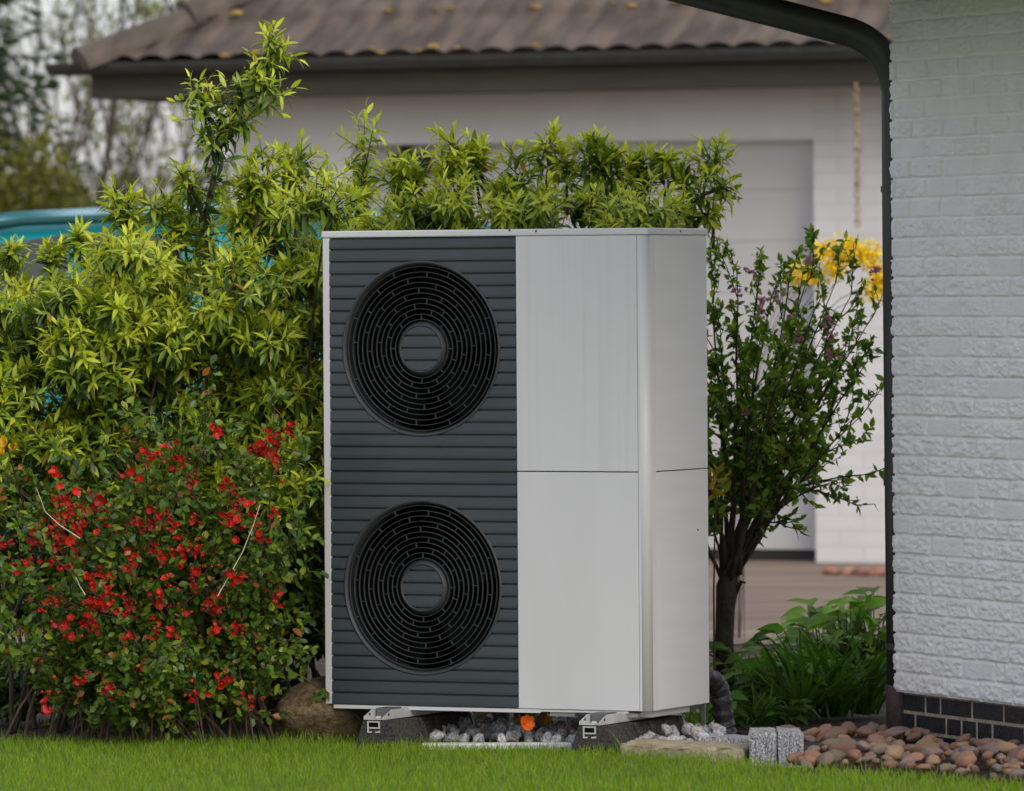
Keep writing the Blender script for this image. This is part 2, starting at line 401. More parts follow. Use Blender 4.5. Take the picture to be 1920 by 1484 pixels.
for cx,cz in FANS:
    mb=MB()
    mb.lathe([(RH-.003,.010),(RH+.0085,.0032),(RH+.0075,.0000),(RH+.004,-.0018),(RH+.001,-.0002),(RH-.007,.022),(RH-.007,.055)],128,cx,cz)
    g=mb.build('fan_grille',M['rings'],hp,smooth=True)
    rr=[.0855+.01539*i for i in range(11)]
    t=.00095
    for r in rr:
        MB().lathe([(r-t,.011),(r-t,.0045),(r-t*.5,.0036),(r+t*.5,.0036),(r+t,.0045),(r+t,.011)],112,cx,cz).build('ring',M['rings'],g)
    for i in range(10):
        for k in range(8):
            a=math.radians(90-(k*45+i*17.5)); r0,r1=rr[i]+t,rr[i+1]-t
            c,s_=math.cos(a),math.sin(a)
            b=MB().box(r0,r1,.0045,.010,-.0010,.0010)
            b.xform(np.array([[c,0,-s_],[0,1,0],[s_,0,c]]),(cx,0,cz))
            b.build('spacer',M['rings'],g)
    # hub: cone and slatted disc
    RC=.0655; mb=MB(); mb.lathe([(.0815,.030),(.0815,.016),(.0700,.0005),(.0685,-.0012),(.0665,.0008),(.0645,.006)],96,cx,cz)
    mb.build('hub_rim',M['rings'],g,smooth=True)
    v=[];f=[];L2=[(z,y) for z,y in lines if abs(z-cz)<RC]; L2=[(cz-RC,L2[0][1])]+L2+[(cz+RC,L2[-1][1])]
    for z,y in L2:
        w=math.sqrt(max(RC**2-(z-cz)**2,0)); v += [(cx-w,y,z),(cx+w,y,z)]
    f=[(2*i,2*i+1,2*i+3,2*i+2) for i in range(len(L2)-1)]
    mb=MB(); mb.add(v,np.array(f)); mb.build('hub_cap',M['slate'],g)
    # fan behind
    mb=MB()
    for k in range(5):
        a0=k*2*math.pi/5+.3; vv=[]
        for i,r in enumerate(np.linspace(.06,.235,6)):
            for j,da in enumerate(np.linspace(-.34,.34,5)):
                a=a0+da*(1-.25*i/5)+.12*i/5; vv.append((cx+r*math.cos(a),.09+.04*da/.34,cz+r*math.sin(a)))
        ff=[(i*5+j,i*5+j+1,i*5+j+6,i*5+j+5) for i in range(5) for j in range(4)]
        mb.add(vv,np.array(ff))
    mb.lathe([(0.001,.06),(.055,.062),(.06,.07),(.06,.14)],32,cx,cz)
    mb.build('fan',M['blade'],hp,smooth=True)
    mb=MB(); mb.lathe([(RH+.002,.02),(RH+.004,.2)],64,cx,cz); mb.build('fan_shroud',M['black'],hp)
for x,y,z in ((.615,-.001,Z1-.003),(.70,-.001,Z1-.006)):
    mb=MB(); mb.lathe([(.0005,-.002),(.003,-.0015),(.0035,.001)],12,x,z); mb.build('screw',M['screw'],hp)
for y,z in ((.23,Z1-.009),(.35,.62)):
    mb=MB(); mb.lathe([(.0005,-.002),(.003,-.0015),(.0035,.001)],12,0,0); mb.xform(np.array([[0,-1,0],[1,0,0],[0,0,1]]),(HW-(.0 if z>1 else .0035),y,z)); mb.build('screw',M['screw'],hp)
# mounting brackets (bolted under the casing)
for bx in (.905,.215):
    mb=MB()
    prof=lambda x0:[(-.168,.0785),(.30,.0785),(.30,.106),(-.115,.106),(-.168,.088)]
    for fx in (bx,bx+.062):
        mb.extr(prof(0),0,fx,fx+.003)
    mb.box(bx+.0032,bx+.0618,-.165,.30,.0785,.0810)
    br=mb.build('mounting_bracket',M['alu'],hp,bevel=.0006)
    for fx in (bx,bx+.062):
        b=MB(); b.lathe([(.0003,-.0008),(.0042,-.0006),(.0042,.0006)],10,0,0); b.xform(np.array([[0,-1,0],[1,0,0],[0,0,1]]),(fx-.0006,-.135,.093)); b.build('hole_shade_disc',M['screw'],br)  # dark discs on the flanges draw the shade inside bolt holes
        b=MB(); b.lathe([(.0003,-.0008),(.0042,-.0006),(.0042,.0006)],10,0,0); b.xform(np.array([[0,-1,0],[1,0,0],[0,0,1]]),(fx+.0038,-.135,.093)); b.build('hole_shade_disc',M['screw'],br)
    b=MB(); b.lathe([(.0005,-.006),(.008,-.006),(.009,0)],6,0,0); b.xform(np.array([[1,0,0],[0,0,-1],[0,-1,0]]),(bx+.03,-.13,.0815)); b.build('bolt',M['alu'],br)
    MB().box(bx+.008,bx+.055,-.10,-.03,.0815,.109).build('spacer_block',M['pvc'],br)
# rubber feet
def foot(x0,label):
    x1=x0+.135
    t=empty('rubber_foot',label,'mounting foot',HP0+ex*((x0+x1)/2)+ey*(-.17),-YAW,'rubber feet carrying the heat pump')
    hw=(x1-x0)/2; Lf=.53; H=.0765
    mb=MB()
    tz=lambda w0,w1,h: [(-w0,0),(w0,0),(w0,.010),(w1,h),(-w1,h),(-w0,.010)]
    full=tz(hw,hw*.66,H)
    mb.extr(full,1,0,.115)
    core=tz(hw*.62,hw*.56,H-.001)
    mb.extr(core,1,.113,Lf-.002)
    for k in range(1,5):
        y=.115+k*(Lf-.115)/4-.022
        mb.extr(tz(hw-.0015,hw*.655,H-.0005),1,y,y+.022)
    # lower flange with scooped bays
    for k in range(4):
        y0=.115+k*(Lf-.115)/4; 
        for sgn in (-1,1):
            v=[];f=[]
            n=6
            for i,a in enumerate(np.linspace(0,1,n)):
                zz=.052*(1-math.sin(a*math.pi/2))**1.5+.012
                xx=sgn*lerp(hw*.60,hw-.003,a)
                v += [(xx,y0-.001,zz),(xx,y0+.083,zz),(xx,y0-.001,0),(xx,y0+.083,0)]
            for i in range(n-1):
                a=4*i; f += [(a,a+1,a+5,a+4)]
            f.append((4*(n-1),4*(n-1)+1,4*(n-1)+3,4*(n-1)+2))
            mb.add(v,np.array(f))
    mb.build('body',M['rubber'],t,bevel=.003)
    for k in range(9):
        y=.05+k*.055; MB().box(hw-.004,hw+.0012,y,y+.006,0,.009).build('notch_shade',M['black'],t)  # black blocks on the flank draw the shade of small notches
    # aluminium C rail set in the top
    a=-.028; b=.012
    mb=MB(); z=H-.001
    for q in ((a,b,z-.004,z),(a,a+.004,z-.034,z-.004),(b-.004,b,z-.022,z-.004),(a+.004,b-.004,z-.022,z-.018),(b-.004,b,z-.034,z-.028),(a+.004,a+.014,z-.034,z-.030),(b-.014,b-.004,z-.034,z-.030)):
        mb.box(q[0],q[1],-.0035,.03,q[2],q[3])
    mb.build('metal_rail',M['alu'],t)
    mb=MB(); mb.box(a+.004,b-.004,-.001,.02,z-.018,z-.004).build('rail_hollow_shade',M['black'],t)  # black filler stands for the shade inside the rail's hollow
foot(.880,'black rubber foot under the white panel side of the heat pump')
foot(.190,'black rubber foot under the fan side of the heat pump, partly in grass')

# pipes around the unit
p=P(940,1385,19.75); mb=MB()
mb.tube([(p[0],19.75,-.01),(p[0],19.75,.06),(p[0],19.75,.112)],.0245,20).tube([(p[0],19.75,.095),(p[0],19.75,.108)],.0275,20)
tag(mb.build('drain_pipe',M['pvc'],smooth=False),'short grey plastic drain pipe standing in gravel below the heat pump','pipe')
base=P(1352,1385,19.72)
pts=[P(1300,1268,19.60),P(1322,1270,19.62),P(1342,1280,19.66),P(1352,1302,19.68),P(1355,1335,19.69),P(1359,1362,19.70),P(1366,1385,19.70),P(1372,1400,19.70)]
pp=[];
for i in range(len(pts)-1):
    for t in np.linspace(0,1,9)[:-1]: pp.append(lerp(pts[i],pts[i+1],t))
pp=np.array(pp); tt=np.linspace(0,1,len(pp)); rad=.030+.0022*np.sin(tt*55)+.0015*np.sin(tt*131)+.012*np.clip(tt-.86,0,1)/.14
hs=empty('insulated_pipe','black wrapped pipe bending down behind the rear right corner of the heat pump','pipe',(base[0],19.70,0))
mb=MB().tube(pp-np.array([base[0],19.70,0]),rad,18); mb.build('wrapping',M['hose'],hs,smooth=True)
mb=MB(); mb.tube([(.01,-.01,-.01),(.015,-.02,.02)],[.05,.035],14).tube([(.05,-.02,.004),(.11,-.06,.006)],[.016,.008],8).tube([(-.03,-.02,.004),(-.07,-.05,.01)],[.02,.01],8); mb.build('collar',M['hose'],hs,smooth=True)

# ================================================================== STONES
def stone_mesh(name, m, seed, ang=False, col=(1,1,1), sq=(1,1,1), n=2):
    import bmesh
    bm=bmesh.new(); bmesh.ops.create_icosphere(bm,subdivisions=n,radius=.5)
    r=np.random.default_rng(seed); off=r.random(3)*50
    from mathutils import noise
    cuts=[(unit(r.normal(size=3)),r.uniform(.26,.42)) for _ in range(9 if ang else 4)]
    for v in bm.verts:
        p=np.array(v.co)
        for nrm,dd in cuts:
            k=p@nrm-dd
            if k>0: p=p-nrm*k*(.95 if ang else .6)
        q=noise.noise(Vector(p*(3.2)+off))*(.09 if ang else .16)+noise.noise(Vector(p*9+off))*.035
        p=p*(1+q); v.co=Vector(p*np.array(sq))
    for f in bm.faces: f.smooth=not ang
    me=bpy.data.meshes.new(name); bm.to_mesh(me); bm.free(); me.materials.append(m)
    at=me.color_attributes.new('Col','FLOAT_COLOR','POINT')
    nz=[float(x) for x in np.ravel([[*col,1]]*len(me.vertices))]
    at.data.foreach_set('color',nz)
    return me
def me_arr(me):
    v=np.empty(len(me.vertices)*3,'f'); me.vertices.foreach_get('co',v)
    return v.reshape(-1,3), np.array([p.vertices[:] for p in me.polygons])
# gravel (stuff)
protos=[me_arr(stone_mesh('g',M['gravel'],100+i,True,n=2,sq=(1,.8,.7))) for i in range(8)]
mb=MB()
def rotm():
    q=unit(R.normal(size=4)); w_,x,y,z=q
    return np.array([[1-2*(y*y+z*z),2*(x*y-z*w_),2*(x*z+y*w_)],[2*(x*y+z*w_),1-2*(x*x+z*z),2*(y*z-x*w_)],[2*(x*z-y*w_),2*(y*z+x*w_),1-2*(x*x+y*y)]])
cnt=0
while cnt<640:
    x=R.uniform(-.40,.60); y=R.uniform(19.02,19.98)
    if x>.42 and R.random()<.6: continue
    yl=lawn_edge(x)+.04
    if y<yl: continue
    z=.002+.035*np.clip((y-yl)/.25,0,1)*R.random()
    V,Fc=protos[R.integers(8)]; s=R.uniform(.026,.056)
    g=R.uniform(.32,.68); c=np.array([g,g*1.01,g*1.03])
    if R.random()<.1: c=np.array([g*1.1,g*.95,g*.8])
    mb.add(V@(rotm()*s).T+np.array([x,y,z+s*.25]),Fc,c); cnt+=1
tag(mb.build('gravel',M['gravel']),'loose grey crushed stone gravel lying under the heat pump','gravel',kind='stuff')
# kerb strip
a=G(735,1400); b=G(1062,1402)
mb=MB(); mb.box(-.27,.165,19.275,19.33,-.02,.013)
tag(mb.build('kerb_stone',M['concrete'],bevel=.004),'thin pale concrete edging strip between lawn grass and gravel','kerb stone')
# sandstone slab and granite setts
def slab(name,label,cat,pts,z0,z1,m,seed,group=None,bev=.008):
    # pts: four world ground points (ccw); subdivided and roughened block
    pts=[np.array(p[:2]) for p in pts]; n=14; v=[];idx={}
    def q(u,w_): return (pts[0]*(1-u)*(1-w_)+pts[1]*u*(1-w_)+pts[2]*u*w_+pts[3]*(1-u)*w_)
    mb=MB(); r=np.random.default_rng(seed)
    c=sum(pts)/4
    g=[]
    for k,(zz,sh) in enumerate([(z0,1),(z0*.3+z1*.7,1.0),(z1-.006,.995),(z1,.975)]):
        ring=[]
        for e in range(4):
            for i in range(n):
                t=i/n; p=lerp(pts[e],pts[(e+1)%4],t); p=c+(p-c)*sh
                ring.append([*p,zz])
        ring=np.array(ring); ring[:,:2]+=r.normal(0,.0016,(len(ring),2))
        ring[:,2]+=r.normal(0,.0012,len(ring)); g.append(ring)
    m_=4*n; V=np.concatenate(g); f=[]
    for k in range(3):
        for i in range(m_): f.append((k*m_+i,k*m_+(i+1)%m_,(k+1)*m_+(i+1)%m_,(k+1)*m_+i))
    V=np.concatenate([V,[[*c,z1+.001]]]); top=len(V)-1
    org=np.array([*c,z0]); V=V-org
    mb.poly(V,f+[(3*m_+i,3*m_+(i+1)%m_,top) for i in range(m_)])
    o=mb.build(name,m); o.location=[float(a) for a in org]
    return tag(o,label,cat,group)
slab('paving_slab','yellowish sandstone slab at the grass edge right of the rubber foot','paving slab',
     [(.30,18.93),(.640,18.66),(.680,18.90),(.36,19.16)],-.01,.034,M['sandstone'],1)
slab('granite_sett','grey granite sett touching the yellowish sandstone slab','stone block',[(.655,18.64),(.730,18.60),(.735,18.86),(.665,18.86)],-.02,.082,M['granite'],2)
slab('granite_sett','grey granite sett at the right end beside the red cobbles','stone block',[(.734,18.60),(.803,18.56),(.800,18.80),(.738,18.84)],-.02,.084,M['granite'],3)
slab('granite_sett','low grey granite piece behind the sandstone slab near the wrapped pipe','stone block',[(.53,19.02),(.66,18.90),(.69,19.05),(.56,19.16)],-.02,.046,M['granite'],4)

# boulders
for px,py0,py1,wpx,Y,lab in ((606,1283,1400,185,19.72,'mossy brown boulder at the left foot of the heat pump below the laurel'),(925,1335,1392,130,20.35,'brown boulder in shade below the middle of the heat pump')):
    me=stone_mesh('boulder',M['boulder'],int(px),False,sq=(1,.8,.9),n=4)
    c=P(px,(py0+py1)/2,Y); s=Y/F
    o=link_mesh('boulder',me,None,(c[0],Y,c[2]),(0,0,.4),(wpx*s*1.06,wpx*s,(py1-py0)*s*1.35)); tag(o,lab,'boulder')

# cobbles beside the brick wall
WC=np.array([1.105,19.40]); WD=np.array([.3987,-.917]); WN=np.array([-.917,-.3987])   # wall corner, direction, outward normal
cols=[('terracotta',(.31,.175,.115)),('reddish brown',(.22,.135,.10)),('grey brown',(.22,.18,.135)),('pinkish grey',(.27,.20,.175)),('ochre',(.34,.235,.135))]
pts=[]; tries=0
while len(pts)<235 and tries<120000:
    tries+=1
    x=R.uniform(.78,1.75); y=R.uniform(17.4,19.35)
    if y<lawn_edge(x)+.025: continue
    dw=(np.array([x,y])-WC)@WN
    if dw<.03 or (x<.83 and y>18.5 and y<18.9): continue
    if y>19.15-.6*(x-.85)+.12: pass
    if y>18.72 and x<1.0 and R.random()<.75: continue
    s=R.uniform(.045,.078) if len(pts)<85 else R.uniform(.026,.042)
    if any((x-a)**2+(y-b)**2<((s+c)*.31)**2 for a,b,c in pts): continue
    pts.append((x,y,s))
cm={}
for ci,(cn,c) in enumerate(cols):
    for k in range(4): cm[(ci,k)]=stone_mesh('cobble_mesh',M['cobble'],500+ci*10+k,False,col=np.array(c)*(.85+.1*k),sq=(1,.82,.58),n=3)
for i,(x,y,s) in enumerate(pts):
    ci=int(R.choice(5,p=[.28,.24,.2,.16,.12])); dw=(np.array([x,y])-WC)@WN; de=y-lawn_edge(x)
    zone='along the lawn edge' if de<.16 else ('against the foot of the dark brick plinth' if dw<.16 and x>1.1 else ('close to the granite setts' if x<1.0 else 'in the middle of the stone bed by the white wall'))
    sz='large' if s>.064 else ('medium' if s>.044 else 'small')
    lab=f'{sz} {cols[ci][0]} cobble {zone}'
    o=link_mesh('cobble',cm[(ci,int(R.integers(4)))],None,(x,y,s*.20+R.uniform(0,.02)+.02*min(1,de/.3)),(R.normal(0,.3),R.normal(0,.3),R.uniform(0,6.28)),(s*R.uniform(.9,1.35),s,s*R.uniform(.85,1.1)))
    tag(o,lab,'cobble stone',lab.replace(' cobble ',' cobbles '))

# ================================================================== BRICK HOUSE (right)
bh=empty('brick_house','white painted rough brick house wall with dark clinker plinth at the right edge','house',(WC[0],WC[1],0),math.atan2(WD[1],WD[0]))
# local x runs along the wall towards the camera, local -y is outward
BL,BH=.199,.0573; ZP=.148; ZT=2.62
def bheight(s,z):
    wob=(fbm(s*14,z*14,3,21)-.5)*.004; zz=z-ZP+wob
    row=np.floor(zz/BH); fz=zz/BH-row
    hj=np.random.default_rng(3).random(256)
    off=np.where(row%2==0,0,.5)*BL+(hj[row.astype(int)%256]-.5)*.03+.07
    u=(s+wob*1.5+off)/BL; col=np.floor(u); fu=u-col
    dx=np.minimum(fu,1-fu)*BL; dz=np.minimum(fz,1-fz)*BH
    rag=(fbm(s*90,z*90,2,31)-.5)*.004
    def ss(a,b,x): t=np.clip((x-a)/(b-a),0,1); return t*t*(3-2*t)
    m=ss(.0065,.0092,dx+rag*.6)*ss(.0030,.0050,dz+rag*.6)
    idr=hj[(row*37+col*91).astype(int)%256]
    o=idr*40
    rough=fbm(s*34+o,z*90+o,4,51); ridge=1-np.abs(2*fbm(s*40+o*2,z*85+o,3,61)-1)
    face=.0046+.0090*(rough-.42)+.0065*(ridge-.75)+.0020*(idr-.5)
    smoothb=idr>.82
    face=np.where(smoothb,.0030+.0025*(rough-.45),face)
    mort=-.0026+.0015*(fbm(s*60,z*60,2,71)-.5)
    return np.maximum(m*face*1.0+(1-m)*mort, -.004)
ss_=np.concatenate([np.arange(0,1.02,.0036),np.arange(1.03,2.1,.03)]); zs=np.arange(ZP,ZT,.0034)
S,Z=np.meshgrid(ss_,zs,indexing='ij'); H=bheight(S,Z)
X=S.copy(); X[0]+= (fbm(np.zeros_like(zs),zs*45,3,81)-.5)*.005 + -.25*np.abs(H[0])
edgef=np.exp(-S/.012); H=H-edgef*.004
V=np.stack([X,-H,Z],-1); ni,nj=S.shape
idx=np.arange(ni*nj).reshape(ni,nj)
q=np.stack([idx[:-1,:-1],idx[1:,:-1],idx[1:,1:],idx[:-1,1:]],-1).reshape(-1,4)
mb=MB(); mb.add(V.reshape(-1,3),q)
# return faces at corner and underside
b0=V[0].copy(); b0[:,1]=.03; mb.add(np.concatenate([V[0],b0]),np.stack([np.arange(nj-1),np.arange(1,nj),np.arange(1,nj)+nj,np.arange(nj-1)+nj],-1))
b1=V[:,0].copy(); b1[:,1]=.03; mb.add(np.concatenate([V[:,0],b1]),np.stack([np.arange(ni-1),np.arange(ni-1)+ni,np.arange(1,ni)+ni,np.arange(1,ni)],-1))
mb.build('wall',M['paint'],bh,smooth=True)
MB().box(.004,2.1,.012,3.0,ZP+.002,ZT).build('rear_wall',M['paint'],bh)
# plinth
MB().box(.020,2.1,.020,3.0,-.25,ZP+.002).build('plinth',M['mortar'],bh)
mb=MB(); r=np.random.default_rng(11)
for k in range(5):
    z1=ZP-.007-k*.0555; z0=z1-.0455
    s=.018 if k%2==0 else .018; first=[.150,.085,.150,.20,.12][k]
    while s<2.0:
        L=first if s<.02 else (r.choice([.195,.195,.195,.095])); 
        o=.0182+r.uniform(-.0006,.0006)
        mb.box(s,s+L-.0135,o,.030,z0,z1); s+=L
mb.build('plinth_brick_facing',M['clinker'],bh,bevel=.001)
# eaves out of view, overhang lowered and widened to shade the wall top
MB().box(-.35,2.2,-.90,3.0,ZT-.385,ZT-.335).build('soffit',M['fascia'],bh)
MB().box(-.36,2.2,-.93,-.902,ZT-.39,ZT-.14).build('fascia',M['fascia'],bh)
mb=MB(); mb.extr([(-.94,ZT-.15),(-.4,ZT+.02),(1.2,ZT+.35),(1.2,ZT+.40),(-.4,ZT+.08),(-.95,ZT-.11)][::-1],0,-.40,2.25); mb.build('roof',M['tile'],bh)
mb=MB(); pr=[(-1.0+.055*math.cos(a),ZT-.22+.055*math.sin(a)) for a in np.linspace(math.pi,2*math.pi,9)]; pr+= [(-1.0+.050*math.cos(a),ZT-.22+.050*math.sin(a)) for a in np.linspace(2*math.pi,math.pi,9)]
mb.extr(pr,0,-.37,2.25); mb.build('gutter',M['zinc'],bh)
# downpipe (swan neck, then down the rear corner)
org=np.array([WC[0],WC[1],0]); ra=math.atan2(WD[1],WD[0])
def toloc(p):
    d=np.asarray(p,float)-org; c,s=math.cos(-ra),math.sin(-ra)
    return np.stack([d[...,0]*c-d[...,1]*s,d[...,0]*s+d[...,1]*c,d[...,2]],-1)
YP=19.47
cl=[P(1050,-80,YP),P(1100,-66,YP),P(1340,-4,YP),P(1480,31,YP),P(1580,57,YP)]
A0=P(1580,57,YP); A1=P(1668,78,YP); A2=P(1680,175,YP)
cl+=list(bez(A0,A1,A2,12)[1:]); cl+=[P(1681.5,400,YP),P(1686,900,YP),P(1690,1285,YP)]
mb=MB(); mb.tube(toloc(np.array(cl)),.043,24); dp=mb.build('downpipe',M['zinc'],bh,smooth=True)
for py in (355,1212,905):
    a=toloc(P(1681.5+(py-400)*.0095,py,YP)); mb=MB(); mb.tube([a-[0,0,.009],a,a+[0,0,.009]],.0465,24)
    mb.tube([a+[.045,0,0],a+[.06,.0,0]],.006,8); mb.build('pipe_clamp',M['zinc'],dp,smooth=False)
mb=MB(); mb.tube(toloc(np.array([P(1690,1284,YP),P(1694,1300,YP)*0+P(1690,1288,YP),P(1692,1420,YP)])),[.043,.046,.046],24); mb.build('standpipe',M['castiron'],bh,smooth=True)

# ================================================================== GARAGE HOUSE (background)
GA=math.radians(24.2); G0=np.array([1.46,32.2,0])
gh=empty('garage','brown tiled garage with white walls and white up-and-over door behind the hedge','garage',G0,-GA)
WT=2.60; XL=-3.15; XR=4.2
mb=MB(); mb.box(XL,-2.475,0,.25,-.05,WT).box(XL,XL+.25,.251,6,-.05,WT)
# painted brick material for far wall
m=mat('white_brick_far',(.70,.69,.67),(.75,.74,.72),rough=.85,scale=(3,3,3)); nt=m.node_tree; b=[n for n in nt.nodes if n.type=='BSDF_PRINCIPLED'][0]
tc=N(nt,'ShaderNodeTexCoord'); mp=N(nt,'ShaderNodeMapping'); mp.inputs['Rotation'].default_value=(math.pi/2,0,0)
bt=N(nt,'ShaderNodeTexBrick',Scale=1.0); bt.inputs['Brick Width'].default_value=.25; bt.inputs['Row Height'].default_value=.075; bt.inputs['Mortar Size'].default_value=.008
bt.inputs['Color1'].default_value=(1,1,1,1); bt.inputs['Color2'].default_value=(.97,.97,.97,1); bt.inputs['Mortar'].default_value=(.90,.90,.90,1)
nt.links.new(tc.outputs['Object'],mp.inputs[0]); nt.links.new(mp.outputs[0],bt.inputs[0])
mxx=N(nt,'ShaderNodeMix',data_type='RGBA',blend_type='MULTIPLY'); mxx.inputs[0].default_value=1
src=b.inputs['Base Color'].links[0].from_socket; nt.links.new(src,mxx.inputs[6]); nt.links.new(bt.outputs['Color'],mxx.inputs[7]); nt.links.new(mxx.outputs[2],b.inputs['Base Color'])
M['brickfar']=m
mb.build('wall',M['render'],gh)
MB().box(0,XR,0,.25,-.05,WT).box(XR-.25,XR,.251,6,-.05,WT).build('wall',M['brickfar'],gh)
MB().box(-2.474,-.001,.0,.25,2.045,WT).build('lintel',M['render'],gh)
mb=MB(); mb.box(-2.475,-2.26,.14,.16,0,2.045); mb.build('door_side_panel',M['door'],gh)
mb=MB()
for k in range(8):
    z0=.05+k*.25; z1=min(z0+.2485,2.04)
    mb.box(-2.2,0,.12+.0,.16,z0,z1)
dr=mb.build('garage_door',M['door'],gh,bevel=.001)
mb=MB(); mb.box(-2.25,-2.205,.10,.18,0,2.04); mb.build('door_frame',M['dark'],gh)
mb=MB(); mb.box(-2.20,0,.13,.20,0,.045); mb.build('door_threshold',M['dark'],gh)
mb=MB(); mb.box(-2.26,-2.08,.02,.10,1.90,2.00).box(-2.21,-2.18,.04,.08,1.72,1.90); mb.build('door_motor_bracket',M['dark'],gh)
mb=MB(); mb.box(-2.25,0,.23,.25,0,2.04); mb.build('inner_wall',M['dark'],gh)
# fascia, soffit, gutter
MB().box(-3.67,XR+.5,-.50,-.46,2.285,2.46).build('fascia',M['fascia'],gh)
MB().box(-3.66,XR+.5,-.459,.0,2.29,2.31).box(-3.66,XL,0,6.3,2.29,2.31).build('soffit',M['fascia'],gh)
MB().box(-3.67,-3.63,-.459,6.3,2.285,2.46).build('fascia',M['fascia'],gh)
mb=MB(); pr=[(-.57+.065*math.cos(a),2.462+.062*math.sin(a)) for a in np.linspace(math.pi,2*math.pi,9)]; pr+= [(-.57+.060*math.cos(a),2.462+.057*math.sin(a)) for a in np.linspace(2*math.pi,math.pi,9)]
mb.extr(pr,0,-3.86,XR+.5); mb.build('gutter',M['zinc'],gh)
# tiled roof: front slope
PW,EXP=.168,.41; tanp=.60; X0=-3.64; Y0=-.60; ZR=2.435
def roofz(x,d):
    k=np.floor(d/(EXP*math.cos(math.atan(tanp)))); fr=d/(EXP*.857)-k
    wv=np.abs(np.sin(np.pi*x/PW))**.8
    return ZR+tanp*d+.026*wv+.034*(1-fr)
dd=[];e=EXP*.857
for k in range(9):
    dd += [k*e+1e-4, k*e+.02, k*e+.33*e, k*e+.66*e, (k+1)*e-1e-4]
dd=np.array(dd); xx=np.arange(X0,XR+.5,PW/10)
XX,DD=np.meshgrid(xx,dd,indexing='ij'); ZZ=roofz(XX,DD)
ni,nj=XX.shape; idx=np.arange(ni*nj).reshape(ni,nj)
q=np.stack([idx[:-1,:-1],idx[1:,:-1],idx[1:,1:],idx[:-1,1:]],-1)
ok=(XX[:-1,:-1]-X0)>DD[:-1,:-1]-.03
mb=MB(); mb.add(np.stack([XX,Y0+DD,ZZ],-1).reshape(-1,3),q[ok].reshape(-1,4))
# hip side slope (plain) and rear
hgt=dd[-1]; e0=np.array([X0,Y0,ZR]); 
mb.poly([(X0,Y0,ZR),(X0+hgt,Y0+hgt,ZR+tanp*hgt),(X0+hgt,Y0+hgt+2,ZR+tanp*hgt),(X0,7,ZR)],[(0,1,2,3)])
rf=mb.build('roof',M['tile'],gh)
# hip caps
nseg=9; step=.50
for k in range(nseg):
    a=k*step; d0=np.array([X0-.03+a*.79,Y0-.03+a*.79,ZR+.035+tanp*a*.79]); d1=d0+np.array([.79*(step+.06),.79*(step+.06),tanp*.79*(step+.06)-.025])
    ln=d1-d0; sdv=unit(np.cross(ln,[0,0,1.])); upv=unit(np.cross(sdv,ln)); v=[];f=[]
    for e_,r_ in ((d0,.135),(d1,.115)):
        for th in np.linspace(-.15,math.pi+.15,11): v.append(e_+sdv*r_*math.cos(th)+upv*r_*.75*math.sin(th)-upv*.03)
    for i in range(10): f.append((i,i+1,12+i,11+i))
    f2=[tuple(range(11))]
    mb=MB(); mb.poly(v,f+f2); mb.build('hip_tile',M['tile'],rf)
r=np.random.default_rng(5)
pm=[me_arr(stone_mesh('m',M['moss'],900+i,False,n=1,sq=(1,1,.5))) for i in range(3)]
for k in range(46):
    ro=r.choice([0,1,1]); x=r.uniform(-3.4,3.0); 
    if ro==0 and r.random()<.35: x=r.uniform(-3.2,-1.6)
    d=ro*e+r.uniform(.0,.03)+.001
    if x-X0<d: continue
    V_,F_=pm[r.integers(3)]; s=r.uniform(.025,.065)
    MB().add(V_*s*np.array([1.3,1,1])+np.array([x,Y0+d,float(roofz(np.array(x),np.array(d)))]),F_).build('lichen',M['moss'],rf)
# rain chain
rc=empty('rain_chain','rusty rain chain hanging from the garage gutter right of the white door','chain',G0+np.array([math.cos(GA)*.42+math.sin(GA)*-.50,-math.sin(GA)*.42+math.cos(GA)*-.50,2.29]),-GA)
mb=MB()
for k in range(20):
    a=np.linspace(0,2*math.pi,13); z=-.018-k*.034; 
    ring=np.stack([.011*np.cos(a)*(1 if k%2 else .25),.011*np.cos(a)*(.25 if k%2 else 1),z+.021*np.sin(a)],-1); mb.tube(ring,.0042,6,cap=False)
for k in range(4): mb.tube([(0,0,-.12-k*.17),(0,0,-.15-k*.17)],[.008,.016],8)
mb.build('link',M['rust'],rc,smooth=True)

# red rocks by the garage wall
for i,(px,w_) in enumerate(((1560,34),(1588,40),(1618,46),(1645,40),(1672,44))):
    g=G(px,1076); me=stone_mesh('rock',M['cobble'],700+i,False,col=[(.42,.22,.16),(.48,.28,.2),(.36,.2,.15)][i%3],sq=(1,.8,.7),n=3); s=w_*g[1]/F*1.1
    tag(link_mesh('rock',me,None,(g[0],g[1]-.05*i,s*.10),(0,0,i),(s,s*.8,s*.8)),'reddish rock at the foot of the garage wall right of the door','rock','reddish rocks along the garage wall')

# ================================================================== TEAL CAR
CY=26.5
cr=empty('parked_car','glossy teal parked car seen above the hedge at the left','car',(-1.35,CY+.8,0))
